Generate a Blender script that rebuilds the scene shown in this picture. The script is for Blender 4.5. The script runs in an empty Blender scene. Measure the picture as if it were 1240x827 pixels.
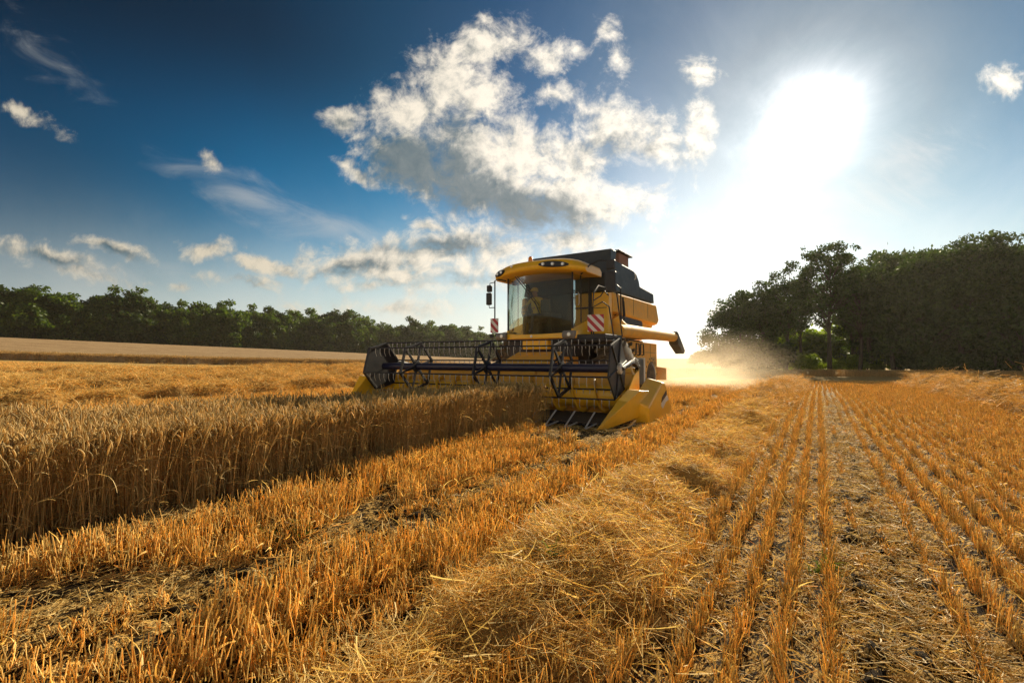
import bpy, bmesh, math, random
import numpy as np
from mathutils import Vector, Matrix

# ------------------------------------------------------------------ camera, sky, sun, exposure
SC = bpy.context.scene
COL = SC.collection
R = math.radians
AZ = R(33.0)                      # the drilled rows (and the sun) lie this far right of the camera axis
CAM_H = 1.3
SUN_EL = R(22.6)
SUN_AZ = R(32.6)

cam_d = bpy.data.cameras.new("camera")
cam = bpy.data.objects.new("camera", cam_d)
COL.objects.link(cam)
cam_d.sensor_width = 36
cam_d.lens = 36 * 570 / 1240
cam_d.clip_start = 0.05
cam_d.clip_end = 6000
cam.location = (0, 0, CAM_H)
cam.rotation_euler = (R(90) + math.atan(20.5 / 570), 0, 0)
SC.camera = cam

SC.view_settings.view_transform = 'Standard'
SC.view_settings.look = 'None'
SC.view_settings.gamma = 1
SC.view_settings.use_curve_mapping = False
SC.view_settings.exposure = 0.56
SC.render.film_transparent = False
SC.cycles.max_bounces = 8
SC.cycles.transparent_max_bounces = 12
SC.cycles.volume_bounces = 1
SC.cycles.use_denoising = True
SC.cycles.denoising_prefilter = 'NONE'
SC.cycles.denoising_input_passes = 'RGB_ALBEDO_NORMAL'
SC.cycles.sample_clamp_indirect = 6

sun_d = bpy.data.lights.new("sun", 'SUN')
sun_d.energy = 5.0
sun_d.angle = R(0.5)
sun_d.color = (1.0, 0.85, 0.60)
sun = bpy.data.objects.new("sun", sun_d)
COL.objects.link(sun)
sdir = Vector((math.sin(SUN_AZ) * math.cos(SUN_EL), math.cos(SUN_AZ) * math.cos(SUN_EL), math.sin(SUN_EL)))
sun.rotation_euler = sdir.to_track_quat('Z', 'Y').to_euler()
sun.location = sdir * 60


class NT:
    """small node helper"""
    def __init__(s, tree):
        s.t = tree
        s.t.nodes.clear()

    def n(s, typ, ins=None, **props):
        nd = s.t.nodes.new(typ)
        for k, v in props.items():
            setattr(nd, k, v)
        for k, v in (ins or {}).items():
            sock = nd.inputs[k]
            if isinstance(v, bpy.types.NodeSocket):
                s.t.links.new(v, sock)
            else:
                sock.default_value = v
        return nd

    def m(s, op, a, b=None, c=None, clamp=False):
        ins = {0: a}
        if b is not None: ins[1] = b
        if c is not None: ins[2] = c
        return s.n('ShaderNodeMath', ins, operation=op, use_clamp=clamp).outputs[0]

    def v(s, op, a, b=None):
        ins = {0: a}
        if b is not None: ins[1] = b
        nd = s.n('ShaderNodeVectorMath', ins, operation=op)
        return nd.outputs['Value'] if op in ('LENGTH', 'DOT_PRODUCT', 'DISTANCE') else nd.outputs[0]

    def mix(s, f, a, b, mode='MIX'):
        nd = s.n('ShaderNodeMix', data_type='RGBA', blend_type=mode)
        for i, val in ((0, f), (6, a), (7, b)):
            if isinstance(val, bpy.types.NodeSocket): s.t.links.new(val, nd.inputs[i])
            elif i == 0: nd.inputs[i].default_value = val
            else: nd.inputs[i].default_value = (*val, 1) if len(val) == 3 else val
        return nd.outputs[2]

    def ramp(s, f, stops, interp='LINEAR'):
        nd = s.n('ShaderNodeValToRGB', {0: f})
        cr = nd.color_ramp
        cr.interpolation = interp
        while len(cr.elements) < len(stops): cr.elements.new(0.5)
        for e, (p, c) in zip(cr.elements, stops):
            e.position = p
            e.color = (*c, 1) if not isinstance(c, (int, float)) else (c, c, c, 1)
        return nd.outputs[0]

    def maprange(s, x, a, b, c, d, smooth=False):
        return s.n('ShaderNodeMapRange', {0: x, 1: a, 2: b, 3: c, 4: d},
                   interpolation_type='SMOOTHSTEP' if smooth else 'LINEAR').outputs[0]

    def noise(s, vec, scale, detail=4, rough=0.5, dist=0.0, dim='3D'):
        return s.n('ShaderNodeTexNoise', {'Vector': vec, 'Scale': scale, 'Detail': detail, 'Roughness': rough,
                                          'Distortion': dist}, noise_dimensions=dim).outputs['Fac']


world = bpy.data.worlds.new("World")
SC.world = world
world.use_nodes = True
world.cycles.sampling_method = 'MANUAL'
world.cycles.sample_map_resolution = 512


def build_world():
    w = NT(world.node_tree)
    tc = w.n('ShaderNodeTexCoord').outputs['Generated']
    d = w.v('NORMALIZE', tc)
    sky = w.n('ShaderNodeTexSky', sky_type='NISHITA', sun_disc=False, sun_elevation=SUN_EL, sun_rotation=SUN_AZ,
              air_density=1.0, dust_density=0.6, ozone_density=2.0).outputs[0]
    sky = w.mix(1.0, sky, (0.10, 0.10, 0.10), 'MULTIPLY')
    # clear, contrasty afternoon air: deeper blue away from the sun
    sky = w.n('ShaderNodeGamma', {0: sky, 1: 1.7}).outputs[0]
    cg = w.v('DOT_PRODUCT', d, tuple(sdir))
    ang = w.m('MULTIPLY', w.m('ARCCOSINE', w.m('MINIMUM', w.m('MAXIMUM', cg, -1.0), 1.0)), 180 / math.pi)
    sep = w.n('ShaderNodeSeparateXYZ', {0: d})
    X, Y, Z = sep.outputs
    el = w.m('MULTIPLY', w.m('ARCSINE', Z), 180 / math.pi)
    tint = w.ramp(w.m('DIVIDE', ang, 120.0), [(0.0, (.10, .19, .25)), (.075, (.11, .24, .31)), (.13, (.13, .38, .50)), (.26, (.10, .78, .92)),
                                            (.37, (.04, 1.12, 1.12)), (.47, (.015, 1.08, 1.12)), (.60, (.012, .64, .68)), (.74, (.06, .46, .56)), (.92, (1.3, 1.35, 1.15))])  # last stop: sky behind the camera brightened as added fill for the combine
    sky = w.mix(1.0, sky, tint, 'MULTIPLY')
    hi = w.maprange(el, 19, 33, 1.0, 0.34, True)
    hi = w.m('ADD', w.m('MULTIPLY', w.maprange(ang, 25, 55, 0.0, 1.0), w.m('SUBTRACT', hi, 1.0)), 1.0)
    sky = w.mix(1.0, sky, w.n('ShaderNodeCombineXYZ', {0: hi, 1: hi, 2: hi}).outputs[0], 'MULTIPLY')
    # aureole of thin bright veil round the sun
    n1 = w.noise(d, 5.0, 6, 0.62, 0.6)
    n1b = w.m('SUBTRACT', n1, 0.5)
    a2 = w.m('MAXIMUM', w.m('ADD', ang, w.m('MULTIPLY', n1b, 7.0)), 0.0)
    g1 = w.m('EXPONENT', w.m('MULTIPLY', w.m('POWER', w.m('DIVIDE', a2, 3.5), 2.0), -1.0))
    g2 = w.m('EXPONENT', w.m('DIVIDE', a2, -7.5))
    glow = w.m('ADD', w.m('MULTIPLY', g1, 1.9), w.m('MULTIPLY', g2, 0.52))
    vdir = Vector(((855 - 620) / 570, 1, (434 - 262) / 570)).normalized()     # milky veil below and left of the sun
    vang = w.m('MULTIPLY', w.m('ARCCOSINE', w.m('MINIMUM', w.v('DOT_PRODUCT', d, tuple(vdir)), 1.0)), 180 / math.pi)
    veil = w.m('EXPONENT', w.m('MULTIPLY', w.m('POWER', w.m('DIVIDE', w.m('MAXIMUM', w.m('ADD', vang, w.m('MULTIPLY', n1b, 9.0)), 0.0), 15.0), 1.7), -1.0))
    glow = w.m('ADD', glow, w.m('MULTIPLY', veil, 0.40))
    # pale air low over the land, deepest below and left of the sun
    hdir = (math.sin(R(22)) * .99, math.cos(R(22)) * .99, .10)
    hang = w.m('MULTIPLY', w.m('ARCCOSINE', w.m('MINIMUM', w.v('DOT_PRODUCT', d, hdir), 1.0)), 180 / math.pi)
    hw = w.maprange(hang, 6, 55, 15.5, 9.0)
    hq = w.m('MULTIPLY', n1b, 4.0)
    hz = w.m('EXPONENT', w.m('MULTIPLY', w.m('POWER', w.m('DIVIDE', w.m('MAXIMUM', w.m('ADD', el, hq), 0.0), hw), 2.2), -1.0))
    hcol = w.ramp(w.m('DIVIDE', hang, 100.0), [(0.10, (1.15, 1.1, 1.02)), (0.30, (0.97, 0.91, 0.83)), (0.55, (0.74, 0.74, 0.70)), (0.8, (0.42, 0.46, 0.47)), (0.95, (0.8, 0.76, 0.66))])  # last stop: unseen rear haze lightened to help fill the combine's front
    sky = w.mix(w.m('MULTIPLY', hz, 0.94), sky, hcol)
    glc = w.n('ShaderNodeVectorMath', {0: (1.0, 0.93, 0.88)}, operation='SCALE')
    w.t.links.new(glow, glc.inputs['Scale'])
    sky = w.mix(1.0, sky, glc.outputs[0], 'ADD')

    # ---- clouds, in directions: hundredfold tangent-plane coordinates of the northern sky
    yy = w.m('MAXIMUM', Y, 0.05)
    U = w.m('MULTIPLY', w.m('DIVIDE', X, yy), 5.7)
    V = w.m('MULTIPLY', w.m('DIVIDE', Z, yy), 5.7)
    P0 = w.n('ShaderNodeCombineXYZ', {0: U, 1: V, 2: 0.0}).outputs[0]
    nz = w.n('ShaderNodeTexNoise', {'Vector': P0, 'Scale': 1.3, 'Detail': 4.0, 'Roughness': 0.6})
    warp = w.n('ShaderNodeVectorMath', {0: w.v('SUBTRACT', nz.outputs['Color'], (0.5, 0.5, 0.5))}, operation='SCALE')
    warp.inputs['Scale'].default_value = 0.42
    P = w.v('ADD', P0, warp.outputs[0])

    def ell(px, py, rx, ry, rot, wt, src):
        mp = w.n('ShaderNodeMapping', {0: src, 1: ((px - 620) / 100, (434 - py) / 100, 0), 2: (0, 0, R(rot)),
                                       3: (rx / 100, ry / 100, 1)}, vector_type='TEXTURE').outputs[0]
        return w.m('MULTIPLY_ADD', w.v('LENGTH', mp), -wt, wt)

    def field(lst, src):
        o = None
        for e in lst:
            k = ell(*e, src)
            o = k if o is None else w.m('MAXIMUM', o, k)
        return o
    body = [(590, 52, 66, 42, 0, 1), (540, 90, 60, 52, 20, 1), (500, 125, 70, 45, 10, 1), (490, 185, 78, 50, -12, 1),
            (560, 175, 80, 70, -20, 1.1), (600, 225, 105, 58, -20, 1.2), (680, 235, 110, 50, -12, 1.1), (745, 150, 72, 46, -12, 1),
            (690, 195, 80, 50, 0, 0.9), (790, 175, 60, 34, -10, 0.9), (852, 150, 26, 42, -8, 0.9), (855, 80, 26, 19, 0, 0.9),
            (735, 30, 26, 20, 20, 0.7), (748, 62, 22, 26, 30, 0.7), (664, 60, 28, 22, 30, 0.7), (672, 108, 36, 22, 20, 0.8), (700, 52, 22, 16, 0, .7),
            (410, 142, 32, 23, -10, 0.95), (428, 204, 40, 15, -32, 0.9), (462, 172, 48, 18, -14, 0.95), (760, 235, 80, 30, -8, 0.8),
            (515, 268, 32, 11, -8, 0.75), (540, 292, 110, 24, 4, 0.95), (430, 320, 90, 17, 6, 1.0), (620, 300, 70, 26, 0, 0.7),
            (250, 300, 46, 17, 0, 0.95), (320, 321, 66, 12, -8, 0.85), (135, 302, 52, 12, -10, 0.95), (60, 312, 95, 15, -16, 0.9),
            (15, 292, 40, 10, -8, 0.6), (22, 134, 46, 12, -28, 0.6), (253, 192, 17, 13, -30, 0.65), (1228, 86, 28, 26, 0, 0.95),
            (440, 350, 46, 9, 0, 0.55), (560, 345, 110, 16, 0, .5), (215, 347, 18, 6, -10, .5), (100, 335, 70, 10, -12, .6), (500, 312, 170, 30, 3, .95), (640, 325, 110, 26, 0, .8), (630, 185, 75, 50, -10, 1.1), (590, 110, 50, 45, 0, 1.0), (520, 330, 150, 20, 3, .75), (690, 290, 70, 24, 0, .7), (470, 372, 120, 12, 0, .55), (880, 380, 70, 16, 0, .5), (300, 340, 60, 8, -6, .5)]
    thick = [(505, 195, 88, 46, -10, 1.2), (560, 225, 80, 40, -16, 1.1), (640, 255, 90, 34, -12, 1.15), (470, 200, 50, 30, -10, 0.9),
             (430, 327, 72, 9, 6, 0.55), (540, 298, 90, 14, 4, 0.6), (560, 340, 90, 7, 2, .4), (550, 150, 40, 25, 0, .5),
             (60, 318, 80, 9, -16, 0.5), (135, 306, 42, 7, -10, 0.5), (740, 175, 50, 18, 0, 0.35), (410, 150, 16, 10, 0, .3)]
    M = field(body, P)
    f1 = w.noise(P0, 1.6, 10, 0.66, 0.5)
    f2 = w.noise(w.v('ADD', P0, (17.0, 3.0, 5.0)), 4.5, 9, 0.66, 0.4)
    cn_ = w.m('ADD', w.m('MULTIPLY', w.m('SUBTRACT', f1, 0.5), 2.4), w.m('MULTIPLY', w.m('SUBTRACT', f2, 0.5), 1.3))
    dens = w.m('ADD', M, cn_)
    front = w.maprange(Y, 0.1, 0.3, 0.0, 1.0)
    dens = w.m('ADD', dens, 0.07)
    alpha = w.m('MULTIPLY', w.maprange(dens, -0.05, 0.85, 0.0, 1.0, True), front)
    # a second look at the same cloud a little nearer the sun gives the lit and shaded flanks
    P1 = w.v('ADD', P0, (0.13, 0.09, 0.0))
    f1b = w.noise(P1, 1.6, 10, 0.66, 0.5)
    f2b = w.noise(w.v('ADD', P1, (17.0, 3.0, 5.0)), 4.5, 9, 0.66, 0.4)
    rel = w.m('ADD', w.m('SUBTRACT', f1, f1b), w.m('MULTIPLY', w.m('SUBTRACT', f2, f2b), 0.55))
    T = w.m('ADD', w.m('MAXIMUM', field(thick, P), -0.12), w.m('MULTIPLY', w.m('SUBTRACT', f1, 0.5), 0.7))
    lit = w.maprange(w.m('ADD', w.m('MULTIPLY', rel, 2.3), w.m('MULTIPLY', T, -1.45)), -0.80, 0.55, 0.0, 1.0, True)
    near = w.maprange(ang, 12, 62, 1.0, 0.0)
    dark = w.mix(near, (0.030, 0.090, 0.125), (0.28, 0.32, 0.33))
    dark = w.mix(w.maprange(f2,   .35, .65, 0, .35), dark, w.mix(near, (0.22, 0.27, 0.28), (0.62, 0.60, 0.55)))
    lite = w.mix(near, (0.74, 0.65, 0.50), (1.4, 1.28, 1.1))
    ccol = w.mix(lit, dark, lite)
    sky = w.mix(w.m('MULTIPLY', alpha, 0.97), sky, ccol)
    # thin cirrus streaks
    cv = w.n('ShaderNodeMapping', {0: P0, 2: (0, 0, R(-20)), 3: (2.0, 0.8, 1)}, vector_type='TEXTURE').outputs[0]
    cn = w.noise(cv, 1.3, 9, 0.64, 1.2)
    cm = field([(300, 238, 150, 34, -20, 1.0), (400, 275, 160, 30, -10, .8), (130, 330, 160, 30, -5, .6), (40, 60, 120, 40, -20, .35),
                (1100, 190, 110, 50, 15, .8), (990, 60, 60, 30, 0, .5), (1000, 240, 200, 60, 5, .7)], P0)
    ca = w.m('MULTIPLY', w.maprange(w.m('ADD', cm, w.m('MULTIPLY', w.m('SUBTRACT', cn, .5), 2.2)), 0.1, 1.3, 0, 0.5, True), front)
    sky = w.mix(ca, sky, w.mix(near, (0.55, 0.55, 0.52), (1.05, 1.0, 0.95)))
    back_fill = w.m('MULTIPLY', w.maprange(ang, 90, 125, 0.0, 1.0, True), w.maprange(el, 0, 75, 1.0, 0.25))
    sky = w.mix(w.m('MULTIPLY', back_fill, w.maprange(f1, .35, .6, .40, .9)), sky, (0.88, .80, .66))   # unseen bright cloud added behind the camera to fill the combine's shaded front
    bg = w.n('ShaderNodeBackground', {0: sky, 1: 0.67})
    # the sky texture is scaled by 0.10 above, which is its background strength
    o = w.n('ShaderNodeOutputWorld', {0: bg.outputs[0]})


build_world()

# ------------------------------------------------------------------ frames of reference
u2 = np.array([math.sin(AZ), math.cos(AZ)])       # along the rows, away from the camera
r2 = np.array([math.cos(AZ), -math.sin(AZ)])      # across the rows, to the right
S0, T0 = 8.6, -6.45                               # header centre in row coordinates


def st(x, y):
    return x * u2[0] + y * u2[1], x * r2[0] + y * r2[1]


def xy(s, t):
    return s * u2[0] + t * r2[0], s * u2[1] + t * r2[1]


def smooth(x, a, b):
    k = np.clip((x - a) / (b - a), 0, 1)
    return k * k * (3 - 2 * k)


def terrain(x, y):
    x = np.asarray(x, float); y = np.asarray(y, float)
    d = np.hypot(x, y)
    s, t = st(x, y)
    g = smooth(d, 14, 125)
    z = 0.047 * np.clip(-x - 2, 0, 230) * g
    z = z - 0.0135 * np.clip(s - 17, 0, 60) * smooth(x, -22, 8)
    return z


_rs = np.random.RandomState(11)


def vnoise(x, y, sc, seed=0):
    """smooth value noise, numpy"""
    x = np.asarray(x) / sc; y = np.asarray(y) / sc
    xi = np.floor(x).astype(np.int64); yi = np.floor(y).astype(np.int64)
    fx = x - xi; fy = y - yi
    fx = fx * fx * (3 - 2 * fx); fy = fy * fy * (3 - 2 * fy)

    def h(a, b):
        n = (a * 374761393 + b * 668265263 + seed * 974634777) & 0xffffffff
        n = ((n ^ (n >> 13)) * 1274126177) & 0xffffffff
        return ((n ^ (n >> 16)) & 0xffff) / 65535.0
    return (h(xi, yi) * (1 - fx) + h(xi + 1, yi) * fx) * (1 - fy) + (h(xi, yi + 1) * (1 - fx) + h(xi + 1, yi + 1) * fx) * fy


ROW = 0.175
TRACKS = (0.3, -2.75)
WR_MAIN, WR_RIGHT = -1.22, 4.35
CROP_R, CROP_L = -4.55, -9.75
LEFT_ROWS = (-16.5, -22.0, -28.0, -35.0, -43.0)


def wr_center(s, base):
    return base + 0.22 * (vnoise(s, s * 0 + base, 2.2, 3) - 0.5) + 0.12 * (vnoise(s, s * 0 + base, .8, 4) - 0.5)


def wr_height(s, t, base, wid, hgt, s0, s1):
    c = wr_center(s, base)
    q = (t - c) / wid
    prof = np.exp(-np.abs(q) ** 2.6)
    lump = 0.34 + 2.1 * vnoise(s, t, 0.50, 7) * vnoise(s, t, 1.3, 8) + 0.7 * (vnoise(s, t, .24, 9) - .5)
    lump = np.minimum(lump, 1.0 + .25 * (lump - 1.0))
    return hgt * prof * lump * smooth(s, s0 - 1, s0) * (1 - smooth(s, s1 - 1.5, s1))


def wrow_all(s, t):
    h = wr_height(s, t, WR_MAIN, 0.42, 0.22, -4, 33) * (1 + .6 * smooth(s, 5, 14))
    h = h + wr_height(s, t, WR_RIGHT, 0.46, 0.62, -4, 34)
    for k, b in enumerate(LEFT_ROWS):
        h = h + wr_height(s * .6, t * .8, b * .8, 0.50, 0.46, -60, 70)
    return h


def ground_z(x, y):
    s, t = st(x, y)
    z = terrain(x, y)
    d = np.hypot(x, y)
    near = 1 - smooth(d, 22, 45)
    z = z + near * (0.045 * (vnoise(x, y, .35, 1) - .5) + 0.034 * (vnoise(x, y, .12, 2) - .5) + .03 * (vnoise(x, y, 1.3, 5) - .5))
    z = z + near * 0.020 * np.cos(t * 2 * math.pi / ROW)
    for tc, amp in zip(TRACKS, (1.0, .8)):
        q = np.abs(t - tc)
        m = 1 - smooth(q, .17, .25)
        # lugs of the tractor tyre pressed into the soil as a herringbone
        ph = (s + 0.75 * q) / 0.17
        z = z + near * m * amp * (-0.030 + 0.040 * smooth(np.abs((ph % 1) - .5), .12, .30) * (0.6 + .8 * vnoise(s, t, .3, 12)))
    z = z + wrow_all(s, t)
    return z


# ------------------------------------------------------------------ mesh helpers
def fast_mesh(name, V, F, mats=(), midx=None, attrs=None, smooth_sh=False):
    V = np.asarray(V, np.float32); F = np.asarray(F, np.int32)
    k = F.shape[1]
    me = bpy.data.meshes.new(name)
    me.vertices.add(len(V)); me.vertices.foreach_set('co', V.ravel())
    me.loops.add(F.size); me.loops.foreach_set('vertex_index', F.ravel())
    me.polygons.add(len(F)); me.polygons.foreach_set('loop_start', np.arange(0, F.size, k, dtype=np.int32))
    if midx is not None: me.polygons.foreach_set('material_index', np.asarray(midx, np.int32))
    if smooth_sh: me.polygons.foreach_set('use_smooth', np.ones(len(F), bool))
    for m in mats: me.materials.append(m)
    for nm, arr in (attrs or {}).items():
        a = me.attributes.new(nm, 'FLOAT', 'POINT')
        a.data.foreach_set('value', np.asarray(arr, np.float32))
    me.update(calc_edges=True)
    return me


def link(o, parent=None):
    COL.objects.link(o)
    if parent is not None: o.parent = parent
    return o


def tag(o, label=None, cat=None, group=None, kind=None):
    if label: o['label'] = label
    if cat: o['category'] = cat
    if group: o['group'] = group
    if kind: o['kind'] = kind
    return o


def empty(name, loc=(0, 0, 0), rz=0, scale=1):
    o = bpy.data.objects.new(name, None)
    o.empty_display_size = 0.3
    o.location = loc; o.rotation_euler = (0, 0, rz); o.scale = (scale,) * 3
    return link(o)


class MB:
    """collects simple solids into one mesh"""
    def __init__(s): s.v = []; s.f = []; s.mi = []; s.cur = 0

    def add(s, vs, fs):
        b = len(s.v); s.v += [tuple(v) for v in vs]
        for f in fs: s.f.append([b + i for i in f]); s.mi.append(s.cur)
        return s

    def box(s, x0, x1, y0, y1, z0, z1):
        vs = [(x, y, z) for x in (x0, x1) for y in (y0, y1) for z in (z0, z1)]
        return s.add(vs, [(0, 1, 3, 2), (4, 6, 7, 5), (0, 4, 5, 1), (2, 3, 7, 6), (0, 2, 6, 4), (1, 5, 7, 3)])

    def prism_x(s, poly, x0, x1, poly2=None):
        n = len(poly); p2 = poly2 or poly
        vs = [(x0, a, b) for a, b in poly] + [(x1, a, b) for a, b in p2]
        fs = [tuple(range(n))[::-1], tuple(range(n, 2 * n))] + [(i, (i + 1) % n, n + (i + 1) % n, n + i) for i in range(n)]
        return s.add(vs, fs)

    def prism_z(s, poly, z0, z1):
        n = len(poly)
        vs = [(a, b, z0) for a, b in poly] + [(a, b, z1) for a, b in poly]
        fs = [tuple(range(n))[::-1], tuple(range(n, 2 * n))] + [(i, (i + 1) % n, n + (i + 1) % n, n + i) for i in range(n)]
        return s.add(vs, fs)

    def tube(s, pts, r, n=8, cap=True):
        pts = [Vector(p) for p in pts]
        rs = r if isinstance(r, (list, tuple)) else [r] * len(pts)
        rings = []
        prev = None
        for i, p in enumerate(pts):
            d = (pts[min(i + 1, len(pts) - 1)] - pts[max(i - 1, 0)]).normalized()
            a = prev if prev is not None else (Vector((0, 0, 1)) if abs(d.z) < .9 else Vector((1, 0, 0)))
            a = (a - d * a.dot(d)).normalized(); prev = a
            b = d.cross(a)
            rings.append([p + (a * math.cos(2 * math.pi * k / n) + b * math.sin(2 * math.pi * k / n)) * rs[i] for k in range(n)])
        vs = [v for rg in rings for v in rg]
        fs = []
        for i in range(len(pts) - 1):
            for k in range(n):
                fs.append((i * n + k, i * n + (k + 1) % n, (i + 1) * n + (k + 1) % n, (i + 1) * n + k))
        if cap:
            fs.append(tuple(range(n))[::-1]); fs.append(tuple(range((len(pts) - 1) * n, len(pts) * n)))
        return s.add(vs, fs)

    def lathe_x(s, prof, cy, cz, n=32):
        """prof: list of (x, radius), axis along x"""
        vs = []; fs = []
        for x, rr in prof:
            for k in range(n):
                a = 2 * math.pi * k / n
                vs.append((x, cy + rr * math.cos(a), cz + rr * math.sin(a)))
        for i in range(len(prof) - 1):
            for k in range(n):
                fs.append((i * n + k, i * n + (k + 1) % n, (i + 1) * n + (k + 1) % n, (i + 1) * n + k))
        fs.append(tuple(range(n))); fs.append(tuple(range((len(prof) - 1) * n, len(prof) * n))[::-1])
        return s.add(vs, fs)

    def build(s, name, mats, parent=None, bevel=0.0, smooth_sh=False, xf=None, solid=0.0):
        me = bpy.data.meshes.new(name)
        vs = s.v if xf is None else [xf(*v) for v in s.v]
        me.from_pydata([tuple(v) for v in vs], [], s.f)
        for m in (mats if isinstance(mats, (list, tuple)) else [mats]): me.materials.append(m)
        me.polygons.foreach_set('material_index', s.mi)
        bm = bmesh.new(); bm.from_mesh(me)
        bmesh.ops.recalc_face_normals(bm, faces=bm.faces)
        bm.to_mesh(me); bm.free()
        if smooth_sh:
            me.polygons.foreach_set('use_smooth', [True] * len(me.polygons))
            me.set_sharp_from_angle(angle=R(38))
        me.update()
        o = link(bpy.data.objects.new(name, me), parent)
        if solid:
            m = o.modifiers.new('solid', 'SOLIDIFY'); m.thickness = solid; m.offset = 0
        if bevel:
            m = o.modifiers.new('bevel', 'BEVEL'); m.width = bevel; m.segments = 2; m.limit_method = 'ANGLE'; m.angle_limit = R(35)
            m.harden_normals = False
        return o


# ------------------------------------------------------------------ materials
def pbr(name, col, rough=0.5, metal=0.0, var=0.12, vscale=3.0, dirt=None, dirt_amt=0.0, bump=0.0, bscale=30, coat=0.0, alpha=None):
    m = bpy.data.materials.new(name); m.use_nodes = True
    w = NT(m.node_tree)
    tc = w.n('ShaderNodeTexCoord').outputs['Object']
    n = w.noise(tc, vscale, 6, 0.6)
    c = w.mix(1.0, col, w.ramp(n, [(0.3, 1 - var), (0.7, 1 + var)]), 'MULTIPLY')
    rg = w.maprange(n, 0.3, 0.7, max(rough - .08, 0.02), min(rough + .1, 1))
    if dirt:
        n2 = w.noise(tc, vscale * 2.3, 8, 0.68, 0.4)
        fac = w.m('MULTIPLY', w.maprange(n2, 0.42, 0.68, 0.15, 1.0), dirt_amt)
        c = w.mix(fac, c, dirt)
        rg = w.m('ADD', rg, w.m('MULTIPLY', fac, 0.4))
    b = w.n('ShaderNodeBsdfPrincipled', {'Base Color': c, 'Roughness': rg, 'Metallic': metal, 'Coat Weight': coat})
    if bump:
        bp = w.n('ShaderNodeBump', {'Height': w.noise(tc, bscale, 4), 'Strength': bump, 'Distance': 0.01})
        w.t.links.new(bp.outputs[0], b.inputs['Normal'])
    w.n('ShaderNodeOutputMaterial', {0: b.outputs[0]})
    return m


DUSTC = (0.42, 0.30, 0.16)
M = {}
M['yellow'] = pbr('yellow_paint', (0.95, 0.53, 0.012), 0.35, var=.07, dirt=DUSTC, dirt_amt=.12, coat=.3)
M['yellow_dusty'] = pbr('dusty_yellow_paint', (0.92, 0.50, 0.04), 0.55, var=.12, dirt=(0.62, 0.45, 0.24), dirt_amt=.45)
M['black'] = pbr('black_steel', (0.012, 0.013, 0.020), 0.5, var=.2, dirt=DUSTC, dirt_amt=.04)
M['tank'] = pbr('dark_tank_panel', (0.014, 0.024, 0.034), 0.5, var=.2, dirt=DUSTC, dirt_amt=.06)
M['tube'] = pbr('reel_tube_paint', (0.014, 0.016, 0.05), 0.35, var=.2, dirt=DUSTC, dirt_amt=.03)
M['steel'] = pbr('worn_steel', (0.62, 0.60, 0.56), 0.5, .3, var=.2)
M['rubber'] = pbr('tyre_rubber', (0.03, 0.028, 0.026), 0.85, dirt=DUSTC, dirt_amt=.5, bump=.3)
M['brown'] = pbr('rusty_brown_panel', (0.28, 0.13, 0.08), 0.6, dirt=DUSTC, dirt_amt=.3)
M['grey'] = pbr('grey_plastic', (0.22, 0.21, 0.2), 0.5)
M['dark_int'] = pbr('dark_interior', (0.05, 0.05, 0.045), 0.7)
M['seat_int'] = pbr('cab_trim', (0.12, 0.10, 0.08), 0.7)
M['white'] = pbr('white_decal', (0.8, 0.8, 0.78), 0.4)
M['lampglass'] = pbr('lamp_lens', (0.75, 0.74, 0.7), 0.12, 0.3)
M['amber'] = pbr('amber_lens', (0.9, 0.28, 0.02), 0.2)
M['skin'] = pbr('skin', (0.5, 0.28, 0.18), 0.5)
M['shirt'] = pbr('yellow_shirt_cloth', (0.75, 0.52, 0.08), 0.8, bump=.2)
M['jeans'] = pbr('blue_trousers_cloth', (0.05, 0.07, 0.13), 0.85)


def stripes():
    m = bpy.data.materials.new('red_white_stripes'); m.use_nodes = True
    w = NT(m.node_tree)
    sp = w.n('ShaderNodeSeparateXYZ', {0: w.n('ShaderNodeTexCoord').outputs['Object']})
    k = w.m('FRACT', w.m('DIVIDE', w.m('SUBTRACT', sp.outputs[2], sp.outputs[0]), 0.235))
    c = w.mix(w.m('GREATER_THAN', k, 0.5), (0.42, 0.02, 0.04), (0.72, 0.72, 0.72))
    b = w.n('ShaderNodeBsdfPrincipled', {'Base Color': c, 'Roughness': 0.45})
    w.n('ShaderNodeOutputMaterial', {0: b.outputs[0]})
    return m


M['stripes'] = stripes()


def glass():
    m = bpy.data.materials.new('tinted_cab_glass'); m.use_nodes = True
    w = NT(m.node_tree)
    fr = w.n('ShaderNodeFresnel', {0: 1.5}).outputs[0]
    tr = w.n('ShaderNodeBsdfTransparent', {0: (0.62, 0.68, 0.6, 1)})
    gl = w.n('ShaderNodeBsdfGlossy', {0: (0.9, 0.95, 0.9, 1), 1: 0.03})
    df = w.n('ShaderNodeBsdfDiffuse', {0: (0.5, 0.4, 0.26, 1)})
    tc = w.n('ShaderNodeTexCoord').outputs['Object']
    dust = w.maprange(w.noise(tc, 2.0, 7, .65), .4, .75, 0.01, 0.09)
    a = w.n('ShaderNodeMixShader', {0: w.m('ADD', w.m('MULTIPLY', fr, .42), 0.01), 1: tr.outputs[0], 2: gl.outputs[0]})
    b = w.n('ShaderNodeMixShader', {0: dust, 1: a.outputs[0], 2: df.outputs[0]})
    w.n('ShaderNodeOutputMaterial', {0: b.outputs[0]})
    return m


M['glass'] = glass()


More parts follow.
